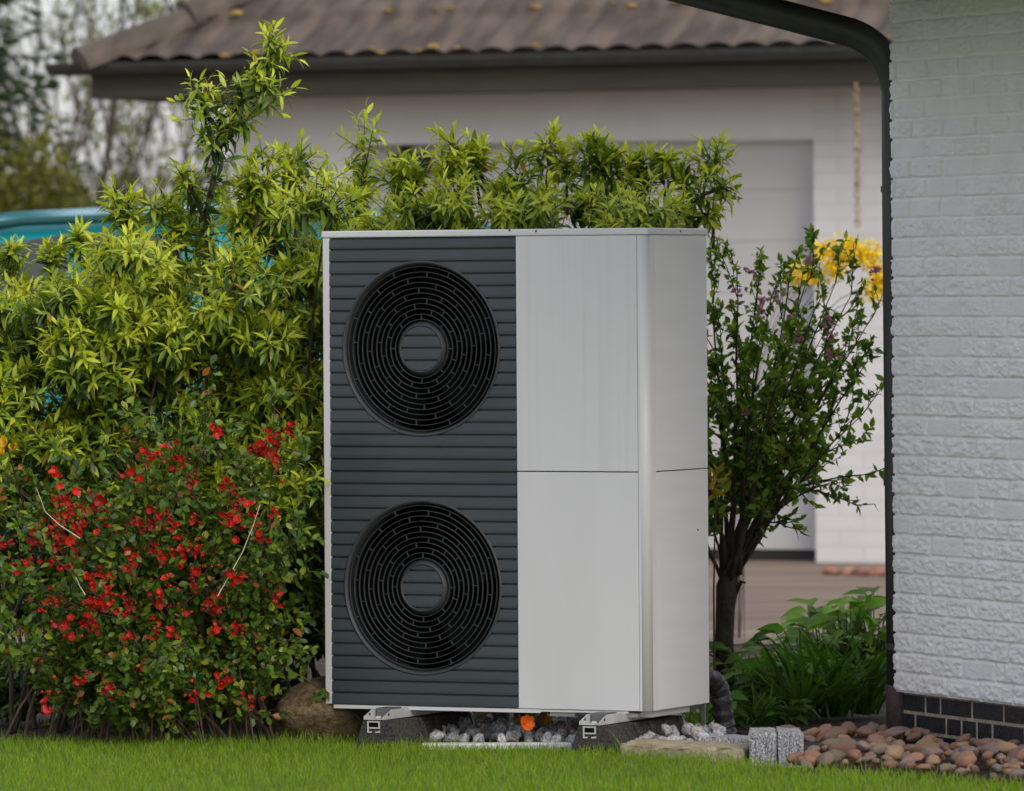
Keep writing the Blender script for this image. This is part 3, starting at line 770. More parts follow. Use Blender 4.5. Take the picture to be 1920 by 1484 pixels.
# side profile (x,z) of the greenhouse and body; right end is the rear
def ringsec(x,ztop,zbot,hw,tum):
    pts=[]
    for a in np.linspace(0,1,7):      # roof half arc -> side -> sill
        pts.append((x,-hw*tum*math.sin(a*math.pi/2),ztop-.10*(1-math.cos(a*math.pi/2))))
    pts += [(x,-hw*(tum*.6+.4*.97),lerp(ztop-.1,.95,.55)),(x,-hw*.985,.95),(x,-hw,.72),(x,-hw*.99,.45),(x,-hw*.93,zbot)]
    full=[p for p in pts]+[(p[0],-p[1],p[2]) for p in pts[::-1][:-1]]
    return full
secs=[(-3.05,.62,.35,.55,.80),(-2.95,.78,.25,.74,.82),(-2.3,.93,.22,.82,.86),(-1.9,1.00,.22,.84,.86),(-1.25,1.50,.22,.85,.84),(-.7,1.655,.22,.85,.84),(0,1.685,.22,.85,.84),(.75,1.665,.22,.85,.84),(1.25,1.60,.24,.84,.84),(1.5,1.35,.27,.82,.84),(1.62,.95,.30,.80,.9),(1.66,.60,.34,.74,.9)]
V=[];
for s_ in secs: V+=ringsec(*s_)
m_=len(V)//len(secs); V=np.array(V); ii=np.arange(len(secs)-1)[:,None]*m_; jj=np.arange(m_)[None]; kk=(jj+1)%m_
q=np.stack([ii+jj,ii+kk,ii+m_+kk,ii+m_+jj],-1).reshape(-1,4)
mb=MB(); mb.add(V,q); mb.f.append(np.array([list(range(m_))])); mb.mi.append(np.zeros(1,int)); mb.f.append(np.array([list(range(len(V)-m_,len(V)))[::-1]])); mb.mi.append(np.zeros(1,int))
bd=mb.build('body',M['teal'],cr,smooth=True)
for sg in (-1,1):
    def side(x,z,o=.0): # point on side glass
        t=(z-.95)/(1.56-.95); return (x,sg*(.842-.125*t+o),z)
    for nm,poly,mt_,off in (('side_window',[(-1.45,1.02),(-.95,1.48),(-.42,1.555),(-.42,1.02)],M['glass'],.012),('side_window',[(-.36,1.02),(-.36,1.558),(.02,1.552),(.10,1.02)],M['glass'],.012)):
        mb=MB(); a=[side(x,z,off) for x,z in poly]; b_=[side(x,z,off-.02) for x,z in poly]; n=4
        mb.poly(a+b_,[(0,1,2,3),(7,6,5,4)]+[(i,(i+1)%4,4+(i+1)%4,4+i) for i in range(4)]); mb.build(nm,mt_,cr)
    mb=MB(); mb.tube([(-1.05,sg*.73,1.54),(-.6,sg*.745,1.605),(0,sg*.75,1.625),(.7,sg*.745,1.61),(1.15,sg*.735,1.56)],.018,8); mb.build('roof_rail',M['tealdark'],cr,smooth=True)
    for x in (-2.25,.95):
        mb=MB(); mb.lathe([(.001,.0),(.30,.0),(.315,.03),(.315,.17),(.30,.2),(.001,.2)],40); mb.xform(np.eye(3),(x,sg*.87-.1,.315)); wl=mb.build('wheel',M['tyre'],cr,smooth=False)
        mb=MB(); mb.lathe([(.001,-.012),(.05,-.012),(.06,.0),(.17,-.004),(.19,-.012),(.20,-.002)],32); mb.xform(np.diag([1,1 if sg<0 else -1,1]),(x,sg*.97,.315)); mb.build('rim',M['rim'],wl,smooth=True)
    MB().box(-2.99,-2.90,sg*.62-.09,sg*.62+.09,.60,.70).build('headlight',M['clearlens'],cr,bevel=.02)
    MB().box(1.60,1.66,sg*.68-.06,sg*.68+.06,.75,1.0).build('tail_light',M['redlens'],cr,bevel=.015)
MB().box(-3.09,-2.98,-.6,.6,.30,.42).build('bumper',M['tealdark'],cr,bevel=.02)
MB().box(1.62,1.72,-.7,.7,.34,.50).build('bumper',M['tealdark'],cr,bevel=.02)
for nm,a,b_ in (('windscreen',(-1.86,1.03),(-1.28,1.485)),('rear_window',(1.30,1.56),(1.50,1.33))):
    mb=MB(); dx,dz=b_[0]-a[0],b_[1]-a[1]; l=math.hypot(dx,dz); nx,nz=-dz/l*.012,dx/l*.012
    v=[(a[0]+nx,-.66,a[1]+nz),(a[0]+nx,.66,a[1]+nz),(b_[0]+nx,.58,b_[1]+nz),(b_[0]+nx,-.58,b_[1]+nz)]
    mb.poly(v,[(0,1,2,3)]); mb.build(nm,M['glass'],cr)

# ================================================================== LAUREL SHRUBS
def laurel(name,label,x0,x1,top,bot,Yf,Yb,nclump,tips,green=0.,rad=(.07,.13),seed=0,group='glossy laurel shrubs in a row',dens=13,extra=None):
    cx=(x0+x1)/2; g=G(cx,1392); g=np.array([P(cx,1392,(Yf+Yb)/2)[0],(Yf+Yb)/2,0.])
    t=empty(name,label,'shrub',g,0,group)
    lf=MB(); tw=MB(); st=MB()
    cs=[]
    for i in range(nclump):
        px=R.uniform(x0,x1); ty=top(px); f=R.random()**.9
        py=ty+62+f*(bot-ty-62); 
        back=R.random()
        Y=lerp(Yf,Yb,back**1.3)+.12*math.sin(px*.02+py*.013)
        cs.append(P(px,py,Y))
    cs=np.array(cs); nC=len(cs)
    rr=R.uniform(rad[0],rad[1],nC)
    k=np.repeat(np.arange(nC),dens)
    d=R.normal(size=(len(k),3)); d=unit(d); d[:,2]=np.abs(d[:,2])*.9+.12; d[:,1]-=.30; d=unit(d)
    base=cs[k]+d*(rr[k]*.30)[:,None]
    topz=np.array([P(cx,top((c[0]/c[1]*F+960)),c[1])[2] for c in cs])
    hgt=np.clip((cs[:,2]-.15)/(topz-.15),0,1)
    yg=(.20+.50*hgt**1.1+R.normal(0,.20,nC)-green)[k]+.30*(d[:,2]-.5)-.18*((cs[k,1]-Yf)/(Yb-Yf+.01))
    base=base-HPz(g); 
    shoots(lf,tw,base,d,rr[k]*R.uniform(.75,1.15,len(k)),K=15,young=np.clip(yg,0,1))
    # tips
    if len(tips):
        T=[];D=[];Ln=[]
        for (px,py,lp) in tips:
            Y=lerp(Yf,Yb,.45); tip=P(px,py,Y); L=lp*Y/F
            lean=np.array([R.normal(0,.12),R.normal(0,.15),1.]); lean/=np.linalg.norm(lean)
            b=tip-lean*L
            T.append(b); D.append(lean); Ln.append(L)
            for j in range(7):
                s=R.uniform(.0,.7); T.append(b+lean*L*s); dd_=unit(np.array([R.normal(0,.8),R.normal(-.1,.6),.75])); D.append(dd_); Ln.append(L*R.uniform(.35,.6))
            st.tube([g*0+(b-g)-lean*L*.8,(b-g)],[.006,.004],5)
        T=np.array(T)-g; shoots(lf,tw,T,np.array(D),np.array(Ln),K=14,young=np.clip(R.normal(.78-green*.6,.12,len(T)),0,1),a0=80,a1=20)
    if extra:
        for pl,r0 in extra:
            pts=np.array([P(*q) for q in pl])-g; st.tube(pts,np.linspace(r0,.003,len(pts)),6)
            B=[];D=[];Ln=[]
            for i in range(len(pts)-1):
                for s in np.linspace(0,1,6)[:-1]:
                    f=(i+s)/(len(pts)-1)
                    if f<.06: continue
                    p=lerp(pts[i],pts[i+1],s); ax=unit(pts[i+1]-pts[i])
                    for _ in range(1 if f<.5 or R.random()<.55 else 2):
                        B.append(p); D.append(unit(ax*.6+R.normal(0,.62,3)+np.array([0,0,.25]))); Ln.append(R.uniform(.05,.095))
            B.append(pts[-1]-(pts[-1]-pts[-2])*.6); D.append(unit(pts[-1]-pts[-2])); Ln.append(np.linalg.norm(pts[-1]-pts[-2])*.6+.02)
            ny=np.clip(np.linspace(.22,.85,len(B))+R.normal(0,.15,len(B)),0,1)
            shoots(lf,tw,np.array(B),np.array(D),np.array(Ln),K=8,young=ny,a0=100)
    # main stems
    for i in range(min(18,nC)):
        c=cs[R.integers(nC)]-g; b=np.array([R.normal(0,.14),R.normal(0,.08),0]); 
        mid=lerp(b,c,.5)+np.array([0,0,.12]); st.tube(bez(b,mid,c,7)+np.cumsum(R.normal(0,.008,(7,3)),0)*[1,1,0],np.linspace(.009,.003,7),6)
    st.add(np.concatenate(tw.v),np.concatenate(tw.f))
    st.build('branch_set',M['bark'],t)
    lf.build('foliage',M['leaf'],t,smooth=True)
    return t
def HPz(g): return g
def prof(pts):
    xs=[p[0] for p in pts]; ys=[p[1] for p in pts]; return lambda x: float(np.interp(x,xs,ys))
LT=prof([(-60,510),(0,500),(60,510),(110,500),(150,480),(182,440),(205,405),(250,425),(300,430),(330,460),(360,495),(400,500),(440,400),(480,340),(520,330),(560,310),(590,330),(610,380),(640,420)])
laurel('laurel_shrub','broad yellow-green laurel shrub at the far left below the teal car',-70,330,LT,1010,19.75,20.7,128,
       [(25,462,50),(95,458,50),(150,430,70),(205,336,120),(240,352,90),(300,340,110),(330,400,70)],green=.0,seed=1)
laurel('laurel_shrub','laurel shrub with one tall leafy shoot rising in front of the garage eaves',310,640,LT,1060,19.80,20.7,128,
       [(455,330,90),(470,300,110),(500,272,120),(565,255,110),(600,300,120),(545,300,100),(380,420,60),(630,400,60),(455,380,70),(520,360,70),(345,380,80)],green=.0,seed=2,
       extra=[([(392,560,20.1),(388,470,20.1),(386,400,20.1),(400,330,20.1),(418,262,20.1),(448,195,20.1),(480,140,20.1),(508,108,20.1),(515,82,20.1)],.009),
              ([(404,310,20.1),(392,255,20.08),(380,205,20.08),(364,170,20.08)],.005),
              ([(412,280,20.1),(440,245,20.05),(462,225,20.05)],.004),([(388,420,20.1),(360,370,20.05),(345,330,20.05)],.005),
              ([(450,192,20.1),(480,180,20.05),(505,170,20.05)],.004)])
RT=prof([(600,380),(640,420),(680,395),(700,360),(740,385),(800,355),(850,290),(890,305),(935,375),(970,340),(1030,300),(1080,315),(1130,295),(1170,330),(1215,335),(1250,340),(1310,370)])
laurel('laurel_shrub','yellow-green laurel shrub behind the top left of the heat pump',620,960,RT,760,20.35,21.0,60,
       [(705,200,170),(735,270,110),(675,330,70),(860,236,110),(830,280,80),(790,280,80),(900,270,80),(770,330,60),(940,330,60),(880,250,80)],green=-.06,seed=3)
laurel('laurel_shrub','greener laurel shrub behind the top right corner of the heat pump',950,1262,RT,760,20.35,21.0,72,
       [(968,272,90),(1025,250,90),(1095,255,90),(1150,265,80),(1125,250,80),(1200,290,70),(1245,285,70),(1290,300,70),(1338,270,110),(1060,280,70),(1180,300,60)],green=.16,seed=4,
       extra=[([(1250,430,20.5),(1290,385,20.5),(1325,365,20.5),(1365,350,20.5)],.004),([(1240,440,20.5),(1300,410,20.5),(1330,400,20.5)],.004)])
# lower shaded laurels behind the quince and at the hedge foot
BT=prof([(-60,900),(640,900)])
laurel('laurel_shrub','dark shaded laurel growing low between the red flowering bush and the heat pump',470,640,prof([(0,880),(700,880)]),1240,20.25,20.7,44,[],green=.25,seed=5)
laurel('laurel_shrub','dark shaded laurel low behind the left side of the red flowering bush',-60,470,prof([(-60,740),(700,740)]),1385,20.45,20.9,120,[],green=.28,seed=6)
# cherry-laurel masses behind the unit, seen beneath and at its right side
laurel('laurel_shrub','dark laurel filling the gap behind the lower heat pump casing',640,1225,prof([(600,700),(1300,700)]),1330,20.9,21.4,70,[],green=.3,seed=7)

# ================================================================== FLOWERING QUINCE
qb=P(300,1392,19.55); qb[2]=0
qc=empty('flowering_quince','dense bush covered in bright red blossoms left of the heat pump','shrub',qb)
lf=MB(); st=MB(); allp=[]; alld=[]
def qpt(px,py,Y): return P(px,py,Y)-qb
qtop=prof([(-60,800),(0,800),(100,740),(200,720),(300,745),(380,730),(450,715),(520,740),(580,800),(620,840)])
nodes=[]
for i in range(92):
    px=R.uniform(-50,572); f=R.random()**.75
    lo=lerp(1375,1225,min(1,abs(px-280)/290)**1.5); py=lerp(qtop(px),lo,f); Y=19.45+R.normal(0,.13)
    tip=qpt(px,py,Y); b=np.array([R.normal(0,.19),R.normal(.06,.08),0.])
    mid=b+(tip-b)*.5+np.array([-(tip[0]-b[0])*.22,R.normal(0,.03),.10])
    c=bez(b,mid,tip,10); c+=np.cumsum(R.normal(0,.004,c.shape),0)*[1,1,.5]
    st.tube(c,np.linspace(R.uniform(.0025,.0055),.0013,10),5)
    for j in range(2,10): nodes.append((c[j],unit(c[min(j+1,9)]-c[j-1]),j/9))
nd=np.array([n_[0] for n_ in nodes]); ndd=np.array([n_[1] for n_ in nodes])
# side twigs
k=np.repeat(np.arange(len(nd)),3); sdir=unit(ndd[k]*.5+R.normal(0,.7,(len(k),3))+[0,-.15,.2]); sl_=R.uniform(.03,.11,len(k)); sb=nd[k]
th=np.arange(3)/3*6.283; A=perp(sdir); B=np.cross(sdir,A); r0=A[:,None]*np.cos(th)[None,:,None]+B[:,None]*np.sin(th)[None,:,None]
Vt=np.concatenate([sb[:,None]+r0*.0014,(sb+sdir*sl_[:,None])[:,None]+r0*.0007],1); q3=np.array([(0,1,4,3),(1,2,5,4),(2,0,3,5)])
st.add(Vt.reshape(-1,3),(np.arange(len(k))[:,None,None]*6+q3[None]).reshape(-1,4))
st.build('stem_set',M['twig'],qc)
QG=np.array([.12,.21,.018]); QD=np.array([.04,.095,.014]); QY=np.array([.32,.36,.025]); QO=np.array([.36,.13,.03])
for j in range(8):
    t=(j+.5)/8; p=sb+sdir*(sl_*t)[:,None]+R.normal(0,.004,sb.shape)
    ld=unit(sdir*.4+R.normal(0,.8,sdir.shape)+[0,-.1,.1]); n=len(p)
    pz=p[:,2]+qb[2]; topf=np.clip((pz-.95)/.30,0,1)[:,None]
    y=np.clip(R.normal(.35,.28,(n,1))+.30*topf,0,1)
    c=np.where(y<.5,lerp(QD,QG,y*2),lerp(QG,QY,y*2-1))
    c=np.where(R.random((n,1))<.04+.16*topf*(t>.7),QO*R.uniform(.7,1.2,(n,1)),c)*R.uniform(.8,1.2,(n,1))
    s=R.uniform(.6,1.25,n)
    leaves(lf,p,ld,unit(R.normal(0,.5,(n,3))+[0,-.5,.8]),.028*s,.017*s,c,'round',droop=R.uniform(-.1,.4,n),fold=.2,vein=.1)
lf.build('foliage',M['leaf'],qc,smooth=True)
# pale twigs
for pl in ([(488,945),(475,985),(455,1035),(430,1080),(408,1118)],[(68,915),(85,960),(112,985),(150,1010)],[(142,1082),(150,1100),(160,1116)]):
    st=MB(); st.tube([qpt(x,y,19.18) for x,y in pl],np.linspace(.0009,.0018,len(pl)),6); st.build('pale_twig',M['paletwig'],qc)
# blossom cluster meshes
def blossom_mesh(name,nf,fs,col,seed,spread=.03,buds=3,center=(.55,.42,.08),npet=5,shape='petal'):
    global R
    Rs=R; R=np.random.default_rng(seed); mb=MB()
    for i in range(nf):
        o=R.normal(0,spread,3)*[1,.6,1]; ax=unit(np.array([R.normal(0,.55),-1+R.normal(0,.3),R.normal(.15,.5)])); A=perp(ax); B=np.cross(ax,A)
        cup=R.uniform(.45,1.15); n=npet; az=np.arange(n)/n*6.283
        rad=A*np.cos(az)[:,None]+B*np.sin(az)[:,None]; d=rad*math.sin(cup)+ax*math.cos(cup)
        cc=np.array(col)*R.uniform(.7,1.2)*R.uniform(.85,1.1,(n,1)); s=fs*R.uniform(.75,1.15)
        leaves(mb,o+rad*.002,d,ax-rad*.5,s*R.uniform(.42,.62,n),s*R.uniform(.36,.50,n),cc,shape,droop=-.25,fold=.25)
        n=6; az=R.random(n)*6.283; rad=A*np.cos(az)[:,None]+B*np.sin(az)[:,None]
        leaves(mb,np.tile(o,(n,1)),ax+rad*.35,rad,np.full(n,s*.28),np.full(n,.0022),np.tile(center,(n,1)),'tri',droop=0)
    bm=pm[0]
    for i in range(buds):
        o=R.normal(0,spread*1.2,3)*[1,.6,1]+[0,-.01,0]; s=R.uniform(.008,.013); mb.add(bm[0]*[1,1,1.8]*s+o,bm[1],np.array(col)*R.uniform(.8,1.3)*[1,1.1,1.3])
    me=mb.mesh(name,M['petal'],True); R=Rs; return me
RED=(.62,.022,.014)
bl=[blossom_mesh('red_blossom_mesh',int(4+i%4),.029,np.array(RED)*(1,.7,.9,.55,1.1,.8,1)[i],40+i,spread=.013+.0012*i,buds=3+i%3) for i in range(7)]
fl=[(405,812),(545,810),(515,820),(500,848),(310,850),(290,855),(335,858),(105,885),(250,898),(428,912),(350,905),(120,930),(125,948),(95,980),(128,1000),(70,1012),(325,985),(270,975),(470,970),(345,1022),(330,1030),(240,1040),(112,1052),(150,985),(100,1010),(60,1048),(485,1000),(200,1082),(172,1130),(230,1140),(190,1135),(250,1135),(330,1100),(370,1070),(390,1128),(350,1145),(440,1082),(180,1080),(250,1075),(28,1055),(522,1110),(300,1180),(410,1180),(152,1268),(412,1268),(210,1290),(360,1288),(95,1315),(470,1312),(275,1245),(120,1190),(452,1190),(400,1140),(160,1175),(520,860),(500,830),(270,850),(5,1020),(510,960),(300,1130),(215,1110),(140,1030),(300,1040),(365,975),(295,960),(420,970),(445,940),(85,1000),(115,970),(90,1120),(330,1200),(235,1190),(380,1040),(185,940),(455,985)]
for i,(px,py) in enumerate(fl):
    deep=R.random(); Y=19.18+.20*deep*(1 if i>12 else .5)
    s=R.uniform(.75,1.15)
    link_mesh('red_blossom',bl[i%7],qc,qpt(px+R.normal(0,4),py+R.normal(0,4),Y),(R.normal(0,.3),R.uniform(0,6.28),R.normal(0,.3)),(s,s,s))
for i in range(6):
    px=R.normal(270,120); py=R.uniform(930,1220); s=R.uniform(.6,1)
    link_mesh('red_blossom',bl[i%7],qc,qpt(px,py,19.33),(R.normal(0,.3),R.uniform(0,6.28),0),(s,s,s))
# yellow flower at left
yf=empty('yellow_flower','yellow azalea-like blossom at the far left edge above the red flowers','flower',P(30,850,19.5)*[1,1,0])
YF=(.75,.52,.02)
zz=P(30,832,19.15)[2]
for k,(dx_,dz_) in enumerate(((0,0),(-.03,.012),(.026,-.012),(-.012,-.03))):
    me=blossom_mesh('yellow_petals',1,.045,YF,77+k,spread=.002,buds=0); link_mesh('blossom',me,yf,(dx_,-.35,zz+dz_))
MB().tube([(.1,.1,0),(.06,.1,.5),(.02,-.05,.72),(0,-.33,P(30,838,19.15)[2])],[.004,.003,.003,.002],6).build('stem',M['twig'],yf)

# ================================================================== MULTI-STEM TREE
tb=P(1362,1330,20.9); tb[2]=0
tr=empty('ornamental_tree','small multi-stemmed tree with pink blossoms between the heat pump and the brick wall','tree',tb)
TY=20.9
mb=MB()
tp=np.array([[0,0,-.05],[0,0,.0],*[P(x,y,TY)-tb for x,y in ((1360,1270),(1358,1200),(1360,1140),(1364,1100),(1368,1075))]])
mb.tube(tp,[.042,.036,.031,.029,.030,.036,.026],16,cap=True); mb.build('trunk',M['bark'],tr,smooth=True)
br=MB(); lf=MB(); nodes=[]
c0=P(1366,1092,TY)-tb
br.tube([tp[-3]+[.01,0,0],P(1390,1090,TY-.02)-tb,P(1398,1094,TY-.02)-tb],[.008,.006,.004],6)
def grow(p,d,L,r,depth):
    n=7; pts=[p]; dd_=d.copy()
    for i in range(n):
        dd_=unit(dd_+R.normal(0,.075,3)+np.array([0,0,.035])); pts.append(pts[-1]+dd_*L/n)
    pts=np.array(pts); br.tube(pts,np.linspace(r,max(r*.42,.0011),n+1),8 if r>.008 else 5)
    if depth<=1:
        for i in range(2,n+1): nodes.append((pts[i],unit(pts[i]-pts[i-1])))
    if depth==0: return
    for i in range(2 if depth==2 else 1,n+1):
        for _ in range(1):
            if R.random()<.4: continue
            a=unit(pts[i]-pts[i-1]); sd_=perp(a[None])[0]
            grow(pts[i],unit(a*.9+sd_*R.uniform(.3,.75)+[0,0,.1]),L*R.uniform(.32,.62)*(1-.35*i/n),r*.5,depth-1)
tips=[(1290,600),(1335,520),(1350,600),(1385,500),(1420,540),(1450,560),(1490,510),(1530,490),(1560,530),(1600,550),(1625,600),(1632,690),(1590,650),(1620,780),(1560,850),(1270,680),(1240,760),(1480,640),(1400,660),(1520,600),(1440,700),(1540,720)]
for (x,y) in tips:
    tip=P(x,y,TY+R.normal(0,.10))-tb; tip[1]=R.normal(0,.12)
    s0=c0+R.normal(0,.012,3); vec=tip-s0; L=np.linalg.norm(vec)
    mid=s0+vec*.45+np.array([vec[0]*-.04,0,.03]); n=13
    pts=bez(s0,mid,tip,n)+np.cumsum(R.normal(0,.0035,(n,3)),0)
    br.tube(pts,np.linspace(R.uniform(.0055,.0105),.0013,n),8)
    for i in range(3,n):
        a=unit(pts[i]-pts[i-1])
        if i>7: nodes.append((pts[i],a))
        for _ in range(1):
            sd_=perp(a[None])[0]; grow(pts[i],unit(a*1.0+sd_*R.uniform(.3,.7)+[0,0,.1]),R.uniform(.08,.21)*(1-.3*i/n),.0024,1)
for (x0,y0,x1,y1) in ((1400,960,1625,890),(1420,920,1600,945),(1410,1000,1560,905),(1380,1060,1500,860),(1366,1092,1300,900),(1395,1010,1470,985)):
    a=P(x0,y0,TY)-tb; b_=P(x1,y1,TY-.05)-tb; pts=bez(a,lerp(a,b_,.5)+[0,0,.05],b_,9)
    br.tube(pts,np.linspace(.006,.0015,9),6)
    for i in range(3,9): nodes.append((pts[i],unit(pts[i]-pts[i-1]))); grow(pts[i],unit(unit(pts[i]-pts[i-1])+R.normal(0,.4,3)),R.uniform(.05,.11),.0025,0)
br.build('branch_set',M['bark'],tr,smooth=True)
nd=np.array([q[0] for q in nodes]); ndd=np.array([q[1] for q in nodes])
print('tree nodes',len(nd))
TG=np.array([.16,.29,.025]); TD=np.array([.06,.13,.018]); TN=np.array([.30,.40,.04])
for j in range(2):
    n=len(nd); kp=R.random(n)<.44; p=nd[kp]; a=ndd[kp]; n=len(p)
    ld=unit(a*.35+R.normal(0,.75,(n,3))+[0,0,-.05]); y=R.random((n,1)); c=np.where(y<.5,lerp(TD,TG,y*2),lerp(TG,TN,y*2-1))*R.uniform(.8,1.2,(n,1))
    s=R.uniform(.5,1.2,n)*np.clip(1.25-.35*(p[:,2]-.5),.8,1.3)
    leaves(lf,p,ld,unit(R.normal(0,.6,(n,3))+[0,-.3,.8]),.032*s,.017*s,c,'ovate',droop=R.uniform(0,.4,n),fold=.2,vein=.1)
lf.build('foliage',M['leaf2'],tr,smooth=True)
PINK=(.52,.22,.32)
pk=[blossom_mesh('pink_blossom_mesh',4,.020,PINK,140+i,spread=.012,buds=3,center=(.5,.3,.3)) for i in range(3)]
for i,(x,y) in enumerate([(1392,548),(1428,585),(1435,560),(1462,548),(1478,600),(1515,485),(1552,612),(1560,635),(1555,665),(1478,645),(1410,510),(1640,510),(1490,630),(1340,760),(1402,775),(1475,660)]):
    link_mesh('pink_blossom',pk[i%3],tr,P(x,y,TY-.12)-tb,(R.normal(0,.4),R.uniform(0,6),0),(1.1,)*3)

# yellow forsythia behind the tree
fy=P(1378,1300,25.2); fy[2]=0
fo=empty('forsythia','bright yellow flowering shrub behind the small tree','shrub',fy)
st=MB(); lf=MB()
blobs=[(1575,472,24),(1600,472,24),(1630,480,24),(1540,470,16),(1496,515,20),(1520,520,16),(1640,545,22),(1655,520,20),(1560,505,20)]
for (x,y,r_) in blobs:
    c=P(x,y,25.2)-fy; st.tube(bez(np.array([R.normal(0,.02),0,0]),np.array([.0+R.normal(0,.02),0,1.15]),c,8),np.linspace(.002,.0015,8),5)
    n=int(r_*9); o=R.normal(0,.45,(n,3)); o=o*np.minimum(1,1/(np.linalg.norm(o,axis=1,keepdims=True)+1e-6))*r_*25.2/F*1.25
    leaves(lf,c+o,randdir(n),randdir(n),.022,.010,np.tile((.88,.72,.01),(n,1))*R.uniform(.8,1.1,(n,1)),'petal',droop=.1)
st.build('stem_set',M['bark'],fo); lf.build('blossom_mass',M['petal'],fo)
# yellow leaf tuft behind unit's right edge
yl=empty('yellow_leaf_plant','tall thin shoot with yellow leaves at the right edge of the heat pump','plant',P(1340,1340,20.4)*[1,1,0]); o=P(1340,1340,20.4)*[1,1,0]
mb=MB(); c=P(1342,905,20.4)-o; n=26; leaves(mb,c+R.normal(0,.012,(n,3))*[1.3,1,2.2],unit(R.normal(0,.5,(n,3))+[.1,0,.3]),randdir(n),.05,.014,np.tile((.42,.30,.02),(n,1))*R.uniform(.7,1.1,(n,1)),'lance'); mb.build('foliage',M['leaf2'],yl)
MB().tube([(0,0,0),(0,.01,.4),c],[.004,.003,.002],5).build('stem',M['twig'],yl)

# ================================================================== LOW PLANTS
def clump_plant(px,py,Y,label,kind,n,L,W,col,seed,cat='plant'):
    o=G(px,py) if Y is None else P(px,py,Y); o=np.array([o[0],o[1],0.])
    t=empty('garden_plant',label,cat,o); lf=MB(); st=MB()
    az=R.random(n)*6.283; tilt=R.uniform(.08,.85,n)
    if kind=='strap':
        d=np.stack([np.cos(az)*np.sin(tilt),np.sin(az)*np.sin(tilt),np.cos(tilt)],1)
        b=np.stack([R.normal(0,.02,n),R.normal(0,.02,n),np.zeros(n)],1)
        nr=unit(np.array([0,0,1.])-d*d[:,2:3]+R.normal(0,.1,(n,3))); c=np.array(col)*R.uniform(.6,1.35,(n,1))
        leaves(lf,b,d,nr,L*R.uniform(.7,1.15,n),W*R.uniform(.7,1.2,n),c,'strap',droop=R.uniform(.25,.8,n),fold=.35)
    else:
        h=L*R.uniform(.35,1.0,n); rr=R.uniform(.02,.14,n)*L/.3
        tip=np.stack([np.cos(az)*rr,np.sin(az)*rr,h],1)
        for i in range(n): st.tube(bez(np.array([R.normal(0,.01),R.normal(0,.01),0]),tip[i]*[.3,.3,.7],tip[i],5),[.003,.003,.0025,.002,.0018],5)
        d=unit(np.stack([np.cos(az),np.sin(az)-.25,R.uniform(-.1,.5,n)],1)); c=np.array(col)*R.uniform(.55,1.4,(n,1))
        leaves(lf,tip,d,unit(np.array([0,-.25,1.])+R.normal(0,.25,(n,3))),W*R.uniform(1.3,2.1,n),W*R.uniform(.8,1.2,n),c,'ovate',droop=R.uniform(.1,.6,n),fold=.25,vein=.25)
        # filler leaves lower down
        m2=n*2; az2=R.random(m2)*6.283; r2=R.uniform(0,.15,m2)*L/.3; p2=np.stack([np.cos(az2)*r2,np.sin(az2)*r2,R.uniform(.02,.6,m2)*L],1)
        leaves(lf,p2,unit(np.stack([np.cos(az2),np.sin(az2)-.2,R.uniform(-.2,.5,m2)],1)),unit(np.array([0,-.2,1.])+R.normal(0,.3,(m2,3))),W*R.uniform(.8,1.5,m2),W*R.uniform(.5,.9,m2),np.array(col)*R.uniform(.4,1.0,(m2,1)),'ovate',droop=.3,fold=.2,vein=.2)
        st.build('stem_set',M['leaf2'],t) if False else st.build('stem_set',M['grassstem'],t)
    lf.build('foliage',M['leaf2'],t,smooth=True)
LG=(.13,.28,.02); DG=(.065,.16,.02)
for a in ((1400,1335,None,'broad-leaved green plant just right of the small tree trunk','broad',34,.20,.05,(.16,.30,.02)),
          (1450,1345,None,'low broad-leaved plant in the bed behind the granite setts','broad',30,.20,.06,LG),
          (1505,1335,None,'leafy plant with one tall pointed leaf left of the strap-leaved clump','broad',38,.27,.055,LG),
          (1500,1352,None,'strap-leaved clump in the soil left of centre in the bed','strap',60,.30,.013,DG),
          (1560,1345,None,'big arching strap-leaved clump in the middle of the bed','strap',60,.32,.016,DG),
          (1620,1340,None,'strap-leaved clump next to the dark downpipe','strap',55,.32,.015,DG),
          (1590,1300,None,'tall broad-leaved plant at the back of the bed','broad',46,.31,.058,(.17,.32,.02)),
          (1640,1300,None,'tall broad-leaved plant beside the dark downpipe','broad',46,.33,.058,(.17,.31,.02)),
          (1540,1290,None,'broad-leaved plant at the driveway edge','broad',40,.27,.052,(.15,.29,.02)),
          (1360,1365,None,'low green plant at the base of the small tree','broad',30,.10,.035,DG),
          (1310,1380,None,'short grassy tuft under the rear corner of the heat pump','strap',60,.13,.007,LG),
          (1420,1362,None,'low grassy tuft behind the low granite stones','strap',60,.15,.008,DG),
          (1480,1362,None,'low leafy ground plant in front of the bed','broad',26,.08,.03,DG),
          (1060,1372,20.1,'leafy green plant behind the gravel under the white panels','broad',26,.12,.05,LG),
          (1010,1372,20.2,'leafy plant around the orange flower under the heat pump','broad',22,.10,.035,DG),
          (880,1378,20.0,'small bright green leaf plant in the gravel below the fan side','broad',9,.05,.035,(.13,.25,.02))):
    clump_plant(*a,seed=0)
